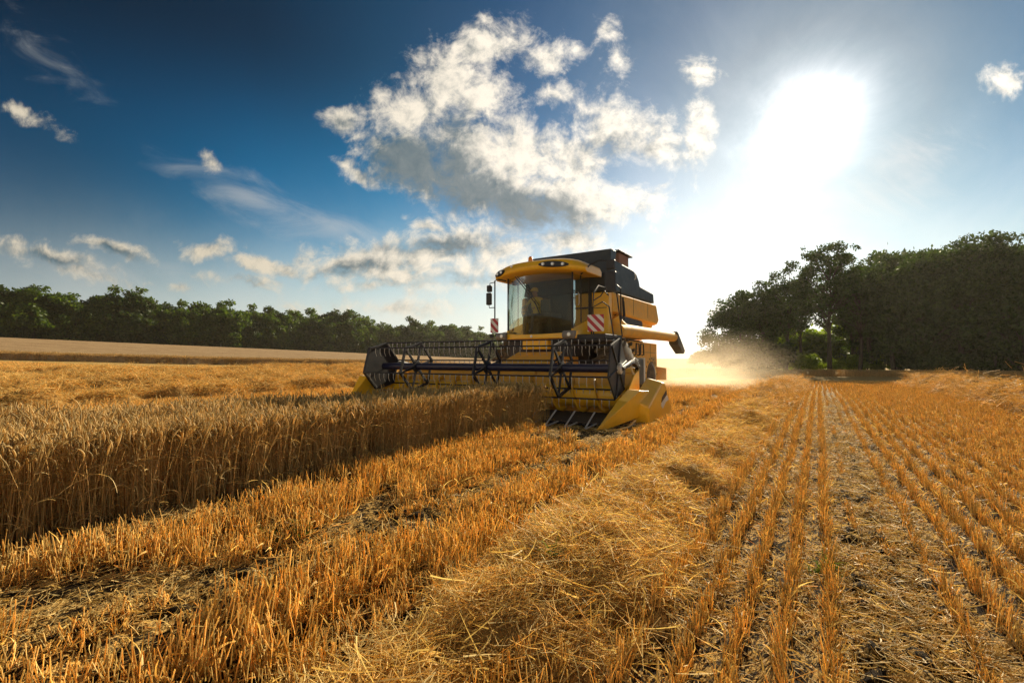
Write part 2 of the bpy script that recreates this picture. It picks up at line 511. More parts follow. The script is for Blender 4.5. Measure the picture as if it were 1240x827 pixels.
def plant(name, c1, c2, trans=0.35, rough=0.6, vary=0.35, tcol=None, spec=0.3):
    """thin plant matter: diffuse plus light coming through; colour varies per instance and per stalk"""
    m = bpy.data.materials.new(name); m.use_nodes = True
    w = NT(m.node_tree)
    rnd = w.n('ShaderNodeObjectInfo').outputs['Random']
    a = w.n('ShaderNodeAttribute', attribute_name='rnd').outputs['Fac']
    k = w.m('FRACT', w.m('ADD', rnd, a))
    col = w.mix(k, c1, c2)
    k2 = w.m('FRACT', w.m('ADD', w.m('MULTIPLY', rnd, 7.13), w.m('MULTIPLY', a, 3.7)))
    col = w.mix(1.0, col, w.ramp(k2, [(0, 1 - vary), (1, 1 + vary)]), 'MULTIPLY')
    b = w.n('ShaderNodeBsdfPrincipled', {'Base Color': col, 'Roughness': rough, 'Specular IOR Level': spec})
    tcx = w.mix(1.0, col, tcol or (1.1, 1.0, 0.72), 'MULTIPLY')
    t = w.n('ShaderNodeBsdfTranslucent', {0: tcx})
    mx = w.n('ShaderNodeMixShader', {0: trans, 1: b.outputs[0], 2: t.outputs[0]})
    w.n('ShaderNodeOutputMaterial', {0: mx.outputs[0]})
    return m


M['stubble'] = plant('stubble_straw', (0.72, 0.43, 0.10), (0.94, 0.72, 0.27), 0.34, vary=.45)
M['straw'] = plant('loose_straw', (0.82, 0.56, 0.15), (0.96, 0.77, 0.32), 0.36)
M['chaff'] = plant('chaff_litter', (0.62, 0.40, 0.11), (0.95, 0.76, 0.34), 0.25)
M['wstem'] = plant('wheat_stem', (0.64, 0.43, 0.15), (0.82, 0.62, 0.28), 0.40)
M['wear'] = plant('wheat_ear', (0.50, 0.35, 0.14), (0.74, 0.56, 0.25), 0.42)
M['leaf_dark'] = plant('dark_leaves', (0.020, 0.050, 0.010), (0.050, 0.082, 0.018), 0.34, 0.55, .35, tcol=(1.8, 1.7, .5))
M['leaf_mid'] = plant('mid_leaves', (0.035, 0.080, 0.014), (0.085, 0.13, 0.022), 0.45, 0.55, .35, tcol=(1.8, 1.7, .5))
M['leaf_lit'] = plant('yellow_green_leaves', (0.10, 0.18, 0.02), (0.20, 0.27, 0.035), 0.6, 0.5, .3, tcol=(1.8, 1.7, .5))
M['weed'] = plant('weed_leaves', (0.08, 0.14, 0.02), (0.14, 0.20, 0.03), 0.5, 0.5, .3)
M['bark'] = pbr('bark', (0.055, 0.042, 0.03), 0.9, var=.3, bump=.6, bscale=14)


def ground_mat():
    m = bpy.data.materials.new('field_soil'); m.use_nodes = True
    w = NT(m.node_tree)
    geo = w.n('ShaderNodeNewGeometry').outputs['Position']
    rr = w.n('ShaderNodeMapping', {0: geo, 2: (0, 0, AZ)}).outputs[0]     # x' across the rows, y' along them
    sp = w.n('ShaderNodeSeparateXYZ', {0: rr})
    T_, S_ = sp.outputs[0], sp.outputs[1]
    dist = w.v('LENGTH', geo)
    n_f = w.noise(geo, 45, 6, .7)
    n_m = w.noise(geo, 7, 6, .65)
    n_l = w.noise(geo, 0.8, 5, .6)
    soil = w.mix(n_m, (0.014, 0.008, 0.004), (0.045, 0.026, 0.012))
    chaff = w.mix(n_f, (0.50, 0.29, 0.07), (0.88, 0.60, 0.22))
    st_n = w.noise(w.n('ShaderNodeMapping', {0: rr, 3: (1, .35, 1)}).outputs[0], 60, 5, .7)
    k = w.m('ADD', w.m('MULTIPLY', st_n, .7), w.m('MULTIPLY', n_m, .5))
    near_f = w.maprange(k, 0.575, 0.67, 0, 1, True)
    # beyond the modelled stalks rows read as bands of gold and brown
    band = w.m('ADD', w.m('MULTIPLY', w.m('COSINE', w.m('MULTIPLY', T_, 2 * math.pi / 0.34)), .5), .5)
    far_f = w.m('ADD', w.m('MULTIPLY', band, .25), w.m('ADD', .45, w.m('MULTIPLY', n_l, .4)))
    fk = w.maprange(dist, 18, 40, 0, 1, True)
    f = w.m('ADD', w.m('MULTIPLY', near_f, w.m('SUBTRACT', 1.0, fk)), w.m('MULTIPLY', far_f, fk))
    col = w.mix(f, soil, chaff)
    hgt = w.n('ShaderNodeAttribute', attribute_name='wr').outputs['Fac']
    col = w.mix(w.maprange(hgt, 0.02, 0.10, 0, .85), col, w.mix(n_f, (0.30, 0.16, 0.045), (0.62, 0.38, 0.12)))
    b = w.n('ShaderNodeBsdfPrincipled', {'Base Color': col, 'Roughness': 0.95, 'Specular IOR Level': 0.1})
    bp = w.n('ShaderNodeBump', {'Height': k, 'Strength': .9, 'Distance': 0.03})
    w.t.links.new(bp.outputs[0], b.inputs['Normal'])
    w.n('ShaderNodeOutputMaterial', {0: b.outputs[0]})
    return m


M['ground'] = ground_mat()

# ------------------------------------------------------------------ ground
def build_ground():
    # polar sheet round the camera, fine near it
    rad = [0.0, 0.25]
    while rad[-1] < 3500:
        rr = rad[-1]
        rad.append(rr + max(0.016, rr * (0.0085 if rr < 30 else 0.02 if rr < 120 else .06)))
    rad = np.array(rad[1:])
    a_f = np.radians(np.arange(-60, 60.01, 0.28)); a_b = np.radians(np.arange(63, 298, 5.0))
    ang = np.concatenate([a_f, a_b])
    A, Rr = np.meshgrid(ang, rad)
    X = Rr * np.sin(A); Y = Rr * np.cos(A)
    Z = ground_z(X, Y)
    nr, na = A.shape
    V = np.stack([X, Y, Z], -1).reshape(-1, 3)
    i, j = np.meshgrid(np.arange(nr - 1), np.arange(na), indexing='ij')
    jn = (j + 1) % na
    F = np.stack([i * na + j, i * na + jn, (i + 1) * na + jn, (i + 1) * na + j], -1).reshape(-1, 4)[:, ::-1]
    s, t = st(V[:, 0], V[:, 1])
    me = fast_mesh('ground', V, F, [M['ground']], attrs={'wr': wrow_all(s, t)}, smooth_sh=True)
    # close the middle
    o = link(bpy.data.objects.new('ground', me))
    tag(o, kind='structure')
    V0 = V[:na]
    c = V0.mean(0)
    VV = np.vstack([V0, [c]])
    bm = bmesh.new(); bm.from_mesh(me); bm.verts.ensure_lookup_table()
    bm.faces.new([bm.verts[k] for k in range(na)][::-1])
    bm.normal_update(); bm.to_mesh(me); bm.free()


build_ground()

# ------------------------------------------------------------------ scattering of plant matter (countless: stuff)
TEMPLATES = {}


def strip(rng, p0, d0, length, wid, seg, bend, gravity=0.0, up=None):
    """a ribbon/stalk as a three-sided tube following a bent path"""
    p = np.array(p0, float); d = np.array(d0, float); d /= np.linalg.norm(d)
    pts = [p.copy()]
    bx = rng.normal(0, bend, 3)
    for k in range(seg):
        d = d + bx / seg + np.array([0, 0, -gravity / seg]); d /= np.linalg.norm(d)
        p = p + d * length / seg
        pts.append(p.copy())
    return pts


def stalk_geo(Vs, Fs, As, pts, w0, w1, rnd, n=3, rng=None):
    base = sum(len(v) for v in Vs)
    pts = np.array(pts); m = len(pts)
    d = np.gradient(pts, axis=0); d /= np.linalg.norm(d, axis=1)[:, None] + 1e-9
    a = np.cross(d, [0.3, 0.2, 0.93]); nn = np.linalg.norm(a, axis=1)[:, None]; a = np.where(nn > .05, a / (nn + 1e-9), [1, 0, 0])
    b = np.cross(d, a)
    ww = np.linspace(w0, w1, m) if np.isscalar(w0) and np.isscalar(w1) else np.array(w0)
    rings = []
    if n == 2:
        ph = rng.rand() * math.pi if rng is not None else 0
        dirv = a * math.cos(ph) + b * math.sin(ph)
        ring = np.stack([pts - dirv * ww[:, None], pts + dirv * ww[:, None]], 1)
        Vs.append(ring.reshape(-1, 3))
        for i in range(m - 1):
            Fs.append([base + 2 * i, base + 2 * i + 1, base + 2 * i + 3, base + 2 * i + 2])
    else:
        ring = np.stack([pts + (a * math.cos(2 * math.pi * k / n) + b * math.sin(2 * math.pi * k / n)) * ww[:, None] for k in range(n)], 1)
        Vs.append(ring.reshape(-1, 3))
        for i in range(m - 1):
            for k in range(n):
                Fs.append([base + n * i + k, base + n * i + (k + 1) % n, base + n * (i + 1) + (k + 1) % n, base + n * (i + 1) + k])
    As.append(np.full(len(Vs[-1]), rnd))
    return len(Fs)


def variant_objects(cname, builders, mats):
    col = bpy.data.collections.new(cname)
    for k, fn in enumerate(builders):
        Vs, Fs, As, Ms = [], [], [], []
        fn(Vs, Fs, As, Ms)
        me = fast_mesh(f'{cname}_{k:02d}', np.vstack(Vs), Fs, mats, midx=Ms or None, attrs={'rnd': np.concatenate(As)})
        o = bpy.data.objects.new(f'{cname}_{k:02d}', me)
        col.objects.link(o)
    return col


def scatter(name, P, rot, scl, idx, col, label=None, cat=None):
    me = bpy.data.meshes.new(name)
    P = np.asarray(P, np.float32)
    me.vertices.add(len(P)); me.vertices.foreach_set('co', P.ravel())
    a = me.attributes.new('rot', 'FLOAT_VECTOR', 'POINT'); a.data.foreach_set('vector', np.asarray(rot, np.float32).ravel())
    a = me.attributes.new('scl', 'FLOAT_VECTOR', 'POINT'); a.data.foreach_set('vector', np.asarray(scl, np.float32).ravel())
    a = me.attributes.new('idx', 'INT', 'POINT'); a.data.foreach_set('value', np.asarray(idx, np.int32))
    o = link(bpy.data.objects.new(name, me))
    tag(o, label, cat, kind='stuff')
    ng = bpy.data.node_groups.new(name + '_scatter', 'GeometryNodeTree')
    ng.interface.new_socket('Geometry', in_out='INPUT', socket_type='NodeSocketGeometry')
    ng.interface.new_socket('Geometry', in_out='OUTPUT', socket_type='NodeSocketGeometry')
    N = ng.nodes; L = ng.links
    gi = N.new('NodeGroupInput'); go = N.new('NodeGroupOutput')
    ci = N.new('GeometryNodeCollectionInfo'); ci.inputs['Collection'].default_value = col
    ci.inputs['Separate Children'].default_value = True; ci.inputs['Reset Children'].default_value = True
    ip = N.new('GeometryNodeInstanceOnPoints'); ip.inputs['Pick Instance'].default_value = True

    def attr(nm, ty):
        q = N.new('GeometryNodeInputNamedAttribute'); q.data_type = ty; q.inputs['Name'].default_value = nm
        return [x for x in q.outputs if x.enabled][0]
    mp = N.new('GeometryNodeMeshToPoints')
    L.new(gi.outputs[0], mp.inputs[0]); L.new(mp.outputs[0], ip.inputs['Points'])
    L.new(ci.outputs[0], ip.inputs['Instance']); L.new(attr('idx', 'INT'), ip.inputs['Instance Index'])
    e2r = N.new('FunctionNodeEulerToRotation'); L.new(attr('rot', 'FLOAT_VECTOR'), e2r.inputs[0])
    L.new(e2r.outputs[0], ip.inputs['Rotation']); L.new(attr('scl', 'FLOAT_VECTOR'), ip.inputs['Scale'])
    L.new(ip.outputs[0], go.inputs[0])
    md = o.modifiers.new('scatter', 'NODES'); md.node_group = ng
    return o


def in_view(x, y, ymax, margin=1.5, ymin=-0.5):
    return (y > ymin) & (y < ymax) & (np.abs(x) < 1.10 * np.maximum(y, 0) + margin)


rng = np.random.RandomState(5)


# --- stubble clumps: a 0.28 m piece of drill row (row runs along local Y)
def b_stubble(seed):
    def fn(Vs, Fs, As, Ms):
        g = np.random.RandomState(seed)
        for k in range(50):
            x = g.normal(0, .016); y = g.uniform(-.15, .15)
            h = g.uniform(.08, .19) * (1 if g.rand() > .18 else .5)
            d = np.array([g.normal(0, .13), g.normal(0, .13), 1.0])
            if g.rand() < .10: d = np.array([g.normal(0, .9), g.normal(0, .9), .6])
            pts = strip(g, (x, y, -.015), d, h, .003, 2, .10)
            stalk_geo(Vs, Fs, As, pts, g.uniform(.0014, .0025), g.uniform(.0014, .0027), g.rand(), 3)
        for k in range(9):     # torn sheaths and bits of leaf
            x = g.normal(0, .03); y = g.uniform(-.15, .15)
            pts = strip(g, (x, y, g.uniform(0, .08)), (g.normal(0, .6), g.normal(0, .6), g.uniform(.1, 1)), g.uniform(.05, .13), .003, 3, .9, .5)
            stalk_geo(Vs, Fs, As, pts, .0045, .001, g.rand(), 2, g)
        Ms += [0] * len(Fs)
    return fn


c_stub = variant_objects('stubble_clump', [b_stubble(100 + k) for k in range(9)], [M['stubble']])


def b_stub_patch(seed):        # 1.2 m x 0.68 m patch for the distance
    def fn(Vs, Fs, As, Ms):
        g = np.random.RandomState(seed)
        for row in (-.255, -.085, .085, .255):
            for k in range(60):
                d = np.array([g.normal(0, .15), g.normal(0, .15), 1.0])
                pts = strip(g, (row + g.normal(0, .022), g.uniform(-.6, .6), -.015), d, g.uniform(.09, .2), .003, 1, .05)
                stalk_geo(Vs, Fs, As, pts, .0045, .0045, g.rand(), 3)
        Ms += [0] * len(Fs)
    return fn


c_patch = variant_objects('stubble_patch', [b_stub_patch(200 + k) for k in range(5)], [M['stubble']])


def b_straw(seed, n=46, rad=.22, lmin=.10, lmax=.42, lay=.09):
    def fn(Vs, Fs, As, Ms):
        g = np.random.RandomState(seed)
        for k in range(n):
            a = g.uniform(0, 2 * math.pi); q = rad * math.sqrt(g.rand())
            L = g.uniform(lmin, lmax)
            hd = g.uniform(0, 2 * math.pi)
            d = np.array([math.cos(hd), math.sin(hd), g.normal(0.05, .28)])
            p = np.array([q * math.cos(a), q * math.sin(a), g.uniform(-.02, lay)]) - d * L * .45
            pts = strip(g, p, d, L, .002, 3, .35, .10)
            if g.rand() < .7: stalk_geo(Vs, Fs, As, pts, g.uniform(.0011, .0019), g.uniform(.0009, .0016), g.rand(), 3)
            else: stalk_geo(Vs, Fs, As, pts, g.uniform(.002, .0038), .001, g.rand(), 2, g)
        Ms += [0] * len(Fs)
    return fn


c_straw = variant_objects('straw_tangle', [b_straw(300 + k, 75, .15, .05, .24, .07) for k in range(9)], [M['straw']])


def b_straw_big(seed):
    def fn(Vs, Fs, As, Ms):
        g = np.random.RandomState(seed)
        for k in range(90):
            L = g.uniform(.12, .36); hd = g.uniform(0, 2 * math.pi)
            d = np.array([math.cos(hd), math.sin(hd), g.normal(.05, .35)])
            p = np.array([g.normal(0, .22), g.normal(0, .22), g.uniform(-.04, .12)]) - d * L * .45
            stalk_geo(Vs, Fs, As, strip(g, p, d, L, .002, 2, .4, .1), .0042, .003, g.rand(), 3)
        Ms += [0] * len(Fs)
    return fn


c_strawb = variant_objects('straw_heap', [b_straw_big(400 + k) for k in range(5)], [M['straw']])
c_chaff = variant_objects('chaff_bits', [b_straw(500 + k, 55, .17, .015, .13, .012) for k in range(7)], [M['chaff']])


def crop_left(s):
    return np.interp(s, [-7, 0, 1.3, 3.5, 5.2, 9.5], [-9.0, -8.3, -7.9, -7.1, -6.6, -6.35])


def crop_mask(s, t, grow=0.0):
    return (t < CROP_R + grow) & (t > crop_left(s) - grow) & (s < S0 - .1 + .09 * (T0 - t))


def scatter_stubble():
    # near field: single row pieces
    ss = np.arange(-6, 44, .19); tt = np.arange(-60, 40, ROW)
    Sg, Tg = np.meshgrid(ss, tt)
    s = Sg.ravel() + rng.uniform(-.05, .05, Sg.size); t = Tg.ravel() + rng.normal(0, .010, Sg.size)
    x, y = xy(s, t)
    d = np.hypot(x, y)
    k = in_view(x, y, 21) & ~crop_mask(s, t, .10)
    k &= ~((s > 7.15) & (s < 9.9) & (t < -2.9) & (t > -9.8))      # lying flat under the cutter bar
    # keep the camera's own spot clear of stalks right in the lens
    k &= d > 1.0
    q1 = np.minimum(np.abs(t - TRACKS[0]), np.abs(t - TRACKS[1]))
    keep = np.where(q1 < .16, .3, 1.0)
    keep = keep * np.where((wrow_all(s, t) > .06), .06, 1)
    patchy = vnoise(x, y, .9, 21) * .6 + vnoise(x, y, .35, 22) * .4
    left = (t < -1.9)
    keep = keep * np.where(left, smooth(patchy, .25, .5) * .75 + .25, 1)
    k &= rng.rand(len(s)) < keep
    s, t, x, y, q1 = s[k], t[k], x[k], y[k], q1[k]
    n = len(s)
    z = ground_z(x, y)
    rz = -AZ + rng.normal(0, .06, n) + math.pi * (rng.rand(n) > .5)
    hs = rng.uniform(.75, 1.15, n) * np.where(q1 < .26, .45, 1) * (0.8 + .4 * vnoise(x, y, .6, 31)) * np.where(t < -1.9, 1.12, .84)
    scl = np.stack([np.where(t < -1.9, 1.8, .9) * np.ones(n), np.ones(n), hs], 1)
    rot = np.stack([rng.normal(0, .07, n), rng.normal(0, .07, n), rz], 1)
    scatter('stubble', np.stack([x, y, z], 1), rot, scl, rng.randint(0, 9, n), c_stub, 'golden cut stubble standing in drilled rows across the field', 'stubble')
    # farther field
    ss = np.arange(-45, 90, 1.15); tt = np.arange(-110, 60, .68)
    Sg, Tg = np.meshgrid(ss, tt)
    s = Sg.ravel() + rng.uniform(-.1, .1, Sg.size); t = Tg.ravel()
    x, y = xy(s, t)
    right = (x > -2)
    lim = np.where(t > -10, 31.0, 44.0)
    k = in_view(x, y, 80, 3) & (y > 20.5) & (y < lim) & ~crop_mask(s, t, .3)
    k &= wrow_all(s, t) < .16
    s, t, x, y = s[k], t[k], x[k], y[k]; n = len(s)
    rz = -AZ + math.pi * (rng.rand(n) > .5)
    scatter('distant_stubble', np.stack([x, y, terrain(x, y)], 1), np.stack([rng.normal(0, .02, n), rng.normal(0, .02, n), rz], 1),
            np.stack([np.ones(n), np.ones(n), rng.uniform(.7, 1.2, n)], 1), rng.randint(0, 5, n), c_patch,
            'far rows of cut stubble out to the headland', 'stubble')


scatter_stubble()


def windrow_pts(base, wid, s0, s1, step, ymax, near_only=None, thr=.05):
    ss = np.arange(s0, s1, step); tt = np.arange(base - wid * 1.5, base + wid * 1.5, step)
    Sg, Tg = np.meshgrid(ss, tt)
    s = Sg.ravel() + rng.uniform(-step, step, Sg.size) * .6; t = Tg.ravel() + rng.uniform(-step, step, Sg.size) * .6
    x, y = xy(s, t)
    h = wrow_all(s, t)
    d = np.hypot(x, y)
    k = in_view(x, y, ymax, 1.0) & (h > thr + .06 * rng.rand(len(s))) & (d > .9)
    if near_only is not None: k &= (d > near_only[0]) & (d < near_only[1])
    return s[k], t[k], x[k], y[k]


def scatter_windrows():
    def put(name, base, wid, s0, s1, label):
        s, t, x, y = windrow_pts(base, wid, s0, s1, .115, 60, (0, 13))
        n = len(s)
        if n:
            z = ground_z(x, y) - .01
            scatter(name, np.stack([x, y, z], 1), np.stack([rng.normal(0, .25, n), rng.normal(0, .25, n), rng.uniform(0, 6.28, n)], 1),
                    np.repeat(rng.uniform(.7, 1.2, n)[:, None], 3, 1), rng.randint(0, 9, n), c_straw, label, 'windrow')
        s, t, x, y = windrow_pts(base, wid, s0, s1, .3, 90, (12, 95))
        n = len(s)
        z = ground_z(x, y) - .02
        scatter('distant_' + name, np.stack([x, y, z], 1), np.stack([rng.normal(0, .3, n), rng.normal(0, .3, n), rng.uniform(0, 6.28, n)], 1),
                np.repeat(rng.uniform(.7, 1.2, n)[:, None], 3, 1), rng.randint(0, 5, n), c_strawb, 'far end of the ' + label, 'windrow')
    put('straw_windrow', WR_MAIN, .78, -4, 34, 'long heaped straw windrow running from the foreground')
    put('straw_windrow', WR_RIGHT, .66, 0, 35, 'straw windrow at the right side of the field')
    for k, b in enumerate(LEFT_ROWS):
        s, t, x, y = windrow_pts(b, .9, -50, 60, .30, 60, thr=.15)
        n = len(s)
        if n:
            scatter('straw_windrow', np.stack([x, y, ground_z(x, y) - .02], 1), np.stack([rng.normal(0, .3, n), rng.normal(0, .3, n), rng.uniform(0, 6.28, n)], 1),
                    np.repeat(rng.uniform(.7, 1.3, n)[:, None], 3, 1), rng.randint(0, 5, n), c_strawb,
                    'straw windrow lying beyond the standing wheat on the left', 'windrow')


scatter_windrows()


def scatter_chaff():
    n = 16000
    y = 16 * rng.rand(n) ** .75; x = rng.uniform(-1, 1, n) * (1.12 * y + 1)
    s, t = st(x, y)
    k = ~crop_mask(s, t, -.1) & (np.hypot(x, y) > .8)
    k &= rng.rand(n) < np.where(np.abs(t - TRACKS[0]) < .28, 1.0, .12 + .55 * smooth(vnoise(x, y, .5, 41), .3, .7))
    x, y = x[k], y[k]; n = len(x)
    scatter('chaff_litter', np.stack([x, y, ground_z(x, y) + .004], 1), np.stack([rng.normal(0, .08, n), rng.normal(0, .08, n), rng.uniform(0, 6.28, n)], 1),
            np.repeat(rng.uniform(.7, 1.3, n)[:, None], 3, 1), rng.randint(0, 7, n), c_chaff, 'chaff and broken straw littering the soil', 'chaff')
    # longer loose stalks lying over the stubble
    n = 1700
    y = 12 * rng.rand(n) ** .7; x = rng.uniform(-1, 1, n) * (1.12 * y + 1)
    s, t = st(x, y)
    dens = np.exp(-((t - WR_MAIN) / .9) ** 2) * .8 + .05 + .5 * np.exp(-((t - CROP_R - .35) / .3) ** 2)
    k = ~crop_mask(s, t) & (np.hypot(x, y) > .9) & (rng.rand(n) < dens)
    x, y = x[k], y[k]; n = len(x)
    cl = variant_objects('loose_stalk', [b_straw(600 + q, 6, .2, .10, .34, .05) for q in range(7)], [M['straw']])
    scatter('loose_straw', np.stack([x, y, ground_z(x, y) + .03], 1), np.stack([rng.normal(0, .15, n), rng.normal(0, .15, n), rng.uniform(0, 6.28, n)], 1),
            np.repeat(rng.uniform(.7, 1.2, n)[:, None], 3, 1), rng.randint(0, 7, n), cl, 'loose straw stalks lying on the stubble', 'straw')


scatter_chaff()


# --- standing wheat
def b_wheat(seed):
    def fn(Vs, Fs, As, Ms):
        g = np.random.RandomState(seed)
        for k in range(13):
            x, y = g.normal(0, .055), g.normal(0, .055)
            h = g.normal(.66, .035)
            lean = g.normal(0, .07, 2)
            r_ = g.rand()
            pts = strip(g, (x, y, -.02), (lean[0], lean[1], 1), h, .002, 4, .12)
            stalk_geo(Vs, Fs, As, pts, .0026, .0014, r_, 3); Ms += [0] * (len(Fs) - len(Ms))
            # nodding ear
            p = pts[-1]; d = pts[-1] - pts[-2]; d /= np.linalg.norm(d)
            az = g.uniform(0, 6.28); nod = abs(g.normal(.7, .6))
            ep = [p]; dd = d.copy()
            for q in range(5):
                dd = dd + np.array([math.cos(az), math.sin(az), -.35]) * nod / 5; dd /= np.linalg.norm(dd)
                ep.append(ep[-1] + dd * .020)
            r2_ = g.rand()
            stalk_geo(Vs, Fs, As, ep, [.0025, .0052, .0062, .0060, .0048, .0016], 0, r2_, 4); Ms += [1] * (len(Fs) - len(Ms))
            for q in range(5):   # short awns
                b0 = ep[1 + g.randint(0, 4)]
                pts2 = strip(g, b0, dd * 1.2 + g.normal(0, .35, 3), g.uniform(.03, .06), .001, 1, .1)
                stalk_geo(Vs, Fs, As, pts2, .0009, .0003, r2_, 2, g); Ms += [1] * (len(Fs) - len(Ms))
            # withered leaves
            for q in range(g.randint(0, 3)):
                i = g.randint(1, 4); a2 = g.uniform(0, 6.28)
                pts3 = strip(g, pts[i], (math.cos(a2) * .6, math.sin(a2) * .6, g.uniform(.1, .9)), g.uniform(.10, .22), .003, 4, .6, 1.6)
                stalk_geo(Vs, Fs, As, pts3, .0050, .0012, g.rand(), 2, g); Ms += [0] * (len(Fs) - len(Ms))
    return fn


c_wheat = variant_objects('wheat_clump', [b_wheat(700 + k) for k in range(10)], [M['wstem'], M['wear']])


def scatter_wheat():
    step = .155
    ss = np.arange(-7, 9.5, step); tt = np.arange(CROP_L, CROP_R + .01, step)
    Sg, Tg = np.meshgrid(ss, tt)
    s = Sg.ravel() + rng.uniform(-.07, .07, Sg.size); t = Tg.ravel() + rng.uniform(-.07, .07, Sg.size)
    # extra density along the cut face
    e = np.repeat(np.arange(-7, 9.5, .07), 3); et = CROP_R - rng.uniform(0, .42, len(e))
    s = np.concatenate([s, e]); t = np.concatenate([t, et])
    edge = .10 * (vnoise(s, s * 0, .5, 51) - .5) + .05 * (vnoise(s, s * 0, .17, 52) - .5)
    x, y = xy(s, t + edge)
    k = crop_mask(s, t) & in_view(x, y, 60, 1.5)
    s, t, x, y = s[k], t[k], x[k], y[k]; n = len(s)
    sc = rng.uniform(.92, 1.08, n) * (.93 + .14 * vnoise(x, y, 1.2, 53))
    scatter('standing_wheat', np.stack([x, y, terrain(x, y)], 1), np.stack([rng.normal(0, .05, n), rng.normal(0, .05, n), rng.uniform(0, 6.28, n)], 1),
            np.stack([sc, sc, sc], 1), rng.randint(0, 10, n), c_wheat, 'standing ripe wheat in a strip before the combine header', 'wheat')


scatter_wheat()


# --- far field of uncut wheat on the left rise, and the headland
def far_field():
    def topmat():
        m = bpy.data.materials.new('wheat_canopy'); m.use_nodes = True
        w = NT(m.node_tree)
        g = w.n('ShaderNodeNewGeometry').outputs['Position']
        n = w.noise(w.n('ShaderNodeMapping', {0: g, 3: (.25, 1, 1)}).outputs[0], .8, 8, .7)
        n2 = w.noise(g, 9, 5, .7)
        c = w.mix(w.maprange(n, .3, .7, 0, 1), (0.34, 0.21, 0.10), (0.60, 0.42, 0.23))
        n3 = w.noise(w.n('ShaderNodeMapping', {0: g, 2: (0, 0, AZ), 3: (.05, .5, 1)}).outputs[0], 1.0, 4, .6)
        c = w.mix(w.maprange(n3, .50, .60, 0, .35), c, (0.30, 0.19, 0.09))
        c = w.mix(w.maprange(n2, .3, .7, 0, .4), c, (0.20, 0.12, 0.06))
        b = w.n('ShaderNodeBsdfPrincipled', {'Base Color': c, 'Roughness': .95, 'Specular IOR Level': .1})
        bp = w.n('ShaderNodeBump', {'Height': n2, 'Strength': .8, 'Distance': .1}); w.t.links.new(bp.outputs[0], b.inputs['Normal'])
        w.n('ShaderNodeOutputMaterial', {0: b.outputs[0]})
        return m
    # boundary: near edge runs from (-60, 44) to (0, 66); far edge under the wood
    nx, ny = 260, 70
    V = []
    xs = np.linspace(-170, 2, nx)
    for j in range(ny):
        k = j / (ny - 1)
        y0 = 45.5 + (xs + 60) * .30 + 1.2 * (vnoise(xs, xs * 0, 7, 61) - .5)
        y0 = np.where(xs < -60, 45.5 + (xs + 60) * .12, y0)
        y1 = np.interp(xs, [-170, -133, -64, -13, 2], [112, 130, 212, 262, 272])
        ys = y0 + (y1 - y0) * k ** 1.8
        z = terrain(xs, ys) + .62 + .10 * (vnoise(xs, ys, 1.1, 62) - .5) + .06 * (vnoise(xs, ys, .4, 63) - .5)
        if j == 0: z = terrain(xs, ys) - .02
        V.append(np.stack([xs, ys, z], 1))
        if j == 0: y_first = ys
    V = np.vstack(V)
    V[nx:2 * nx, 1] = y_first + .06
    i, j = np.meshgrid(np.arange(nx - 1), np.arange(ny - 1))
    F = np.stack([j * nx + i, j * nx + i + 1, (j + 1) * nx + i + 1, (j + 1) * nx + i], -1).reshape(-1, 4)
    o = link(bpy.data.objects.new('wheat_field', fast_mesh('wheat_field', V, F, [topmat()])))
    tag(o, 'pale uncut wheat field rising to the left wood', 'wheat', kind='stuff')
    n = 3500
    x = rng.uniform(-62, 0, n)
    y = 45.5 + (x + 60) * .30 + rng.rand(n) ** 1.5 * 3 + 1.2 * (vnoise(x, x * 0, 7, 61) - .5)
    sc = rng.uniform(1.0, 1.25, n)
    scatter('wheat_field_edge', np.stack([x, y, terrain(x, y)], 1), np.stack([rng.normal(0, .1, n), rng.normal(0, .1, n), rng.uniform(0, 6.28, n)], 1),
            np.stack([sc * 1.5, sc * 1.5, sc * .95], 1), rng.randint(0, 10, n), c_wheat, 'ragged near edge of the uncut wheat field', 'wheat')
    # headland: grassy strip of taller stubble under the right wood
    n = 3000
    x = rng.uniform(14, 95, n); y = rng.uniform(49, 54.5, n)
    scatter('headland_grass', np.stack([x, y, terrain(x, y)], 1), np.stack([rng.normal(0, .1, n), rng.normal(0, .1, n), rng.uniform(0, 6.28, n)], 1),
            np.stack([np.full(n, 2.2), np.full(n, 2.2), rng.uniform(.5, 1.0, n)], 1), rng.randint(0, 10, n), c_wheat, 'dry grass strip along the foot of the right wood', 'grass')


far_field()


# --- green weeds
def weeds():
    def b(seed):
        def fn(Vs, Fs, As, Ms):
            g = np.random.RandomState(seed)
            for k in range(26):
                a = g.uniform(0, 6.28)
                pts = strip(g, (g.normal(0, .03), g.normal(0, .03), 0), (math.cos(a) * .6, math.sin(a) * .6, 1), g.uniform(.06, .18), .003, 4, .3, .8)
                stalk_geo(Vs, Fs, As, pts, .0055, .001, g.rand(), 2, g)
            Ms += [0] * len(Fs)
        return fn
    c = variant_objects('weed_tuft', [b(800 + k) for k in range(3)], [M['weed']])
    pts = []
    for px, py, n, sp in ((345, 648, 10, .12), (650, 690, 8, .10), (455, 540, 12, .05), (125, 632, 4, .1), (990, 690, 4, .06)):
        Y = 570 * 1.3 / (py - 434); X = (px - 620) / 570 * Y
        for k in range(n): pts.append((X + rng.normal(0, sp), Y + rng.normal(0, sp)))
    pts = np.array(pts); n = len(pts)
    scatter('weeds', np.stack([pts[:, 0], pts[:, 1], ground_z(pts[:, 0], pts[:, 1])], 1),
            np.stack([np.zeros(n), np.zeros(n), rng.uniform(0, 6.28, n)], 1), np.repeat(rng.uniform(.4, .8, n)[:, None], 3, 1),
            rng.randint(0, 3, n), c, 'small green weed tufts between the stubble', 'weeds')


weeds()

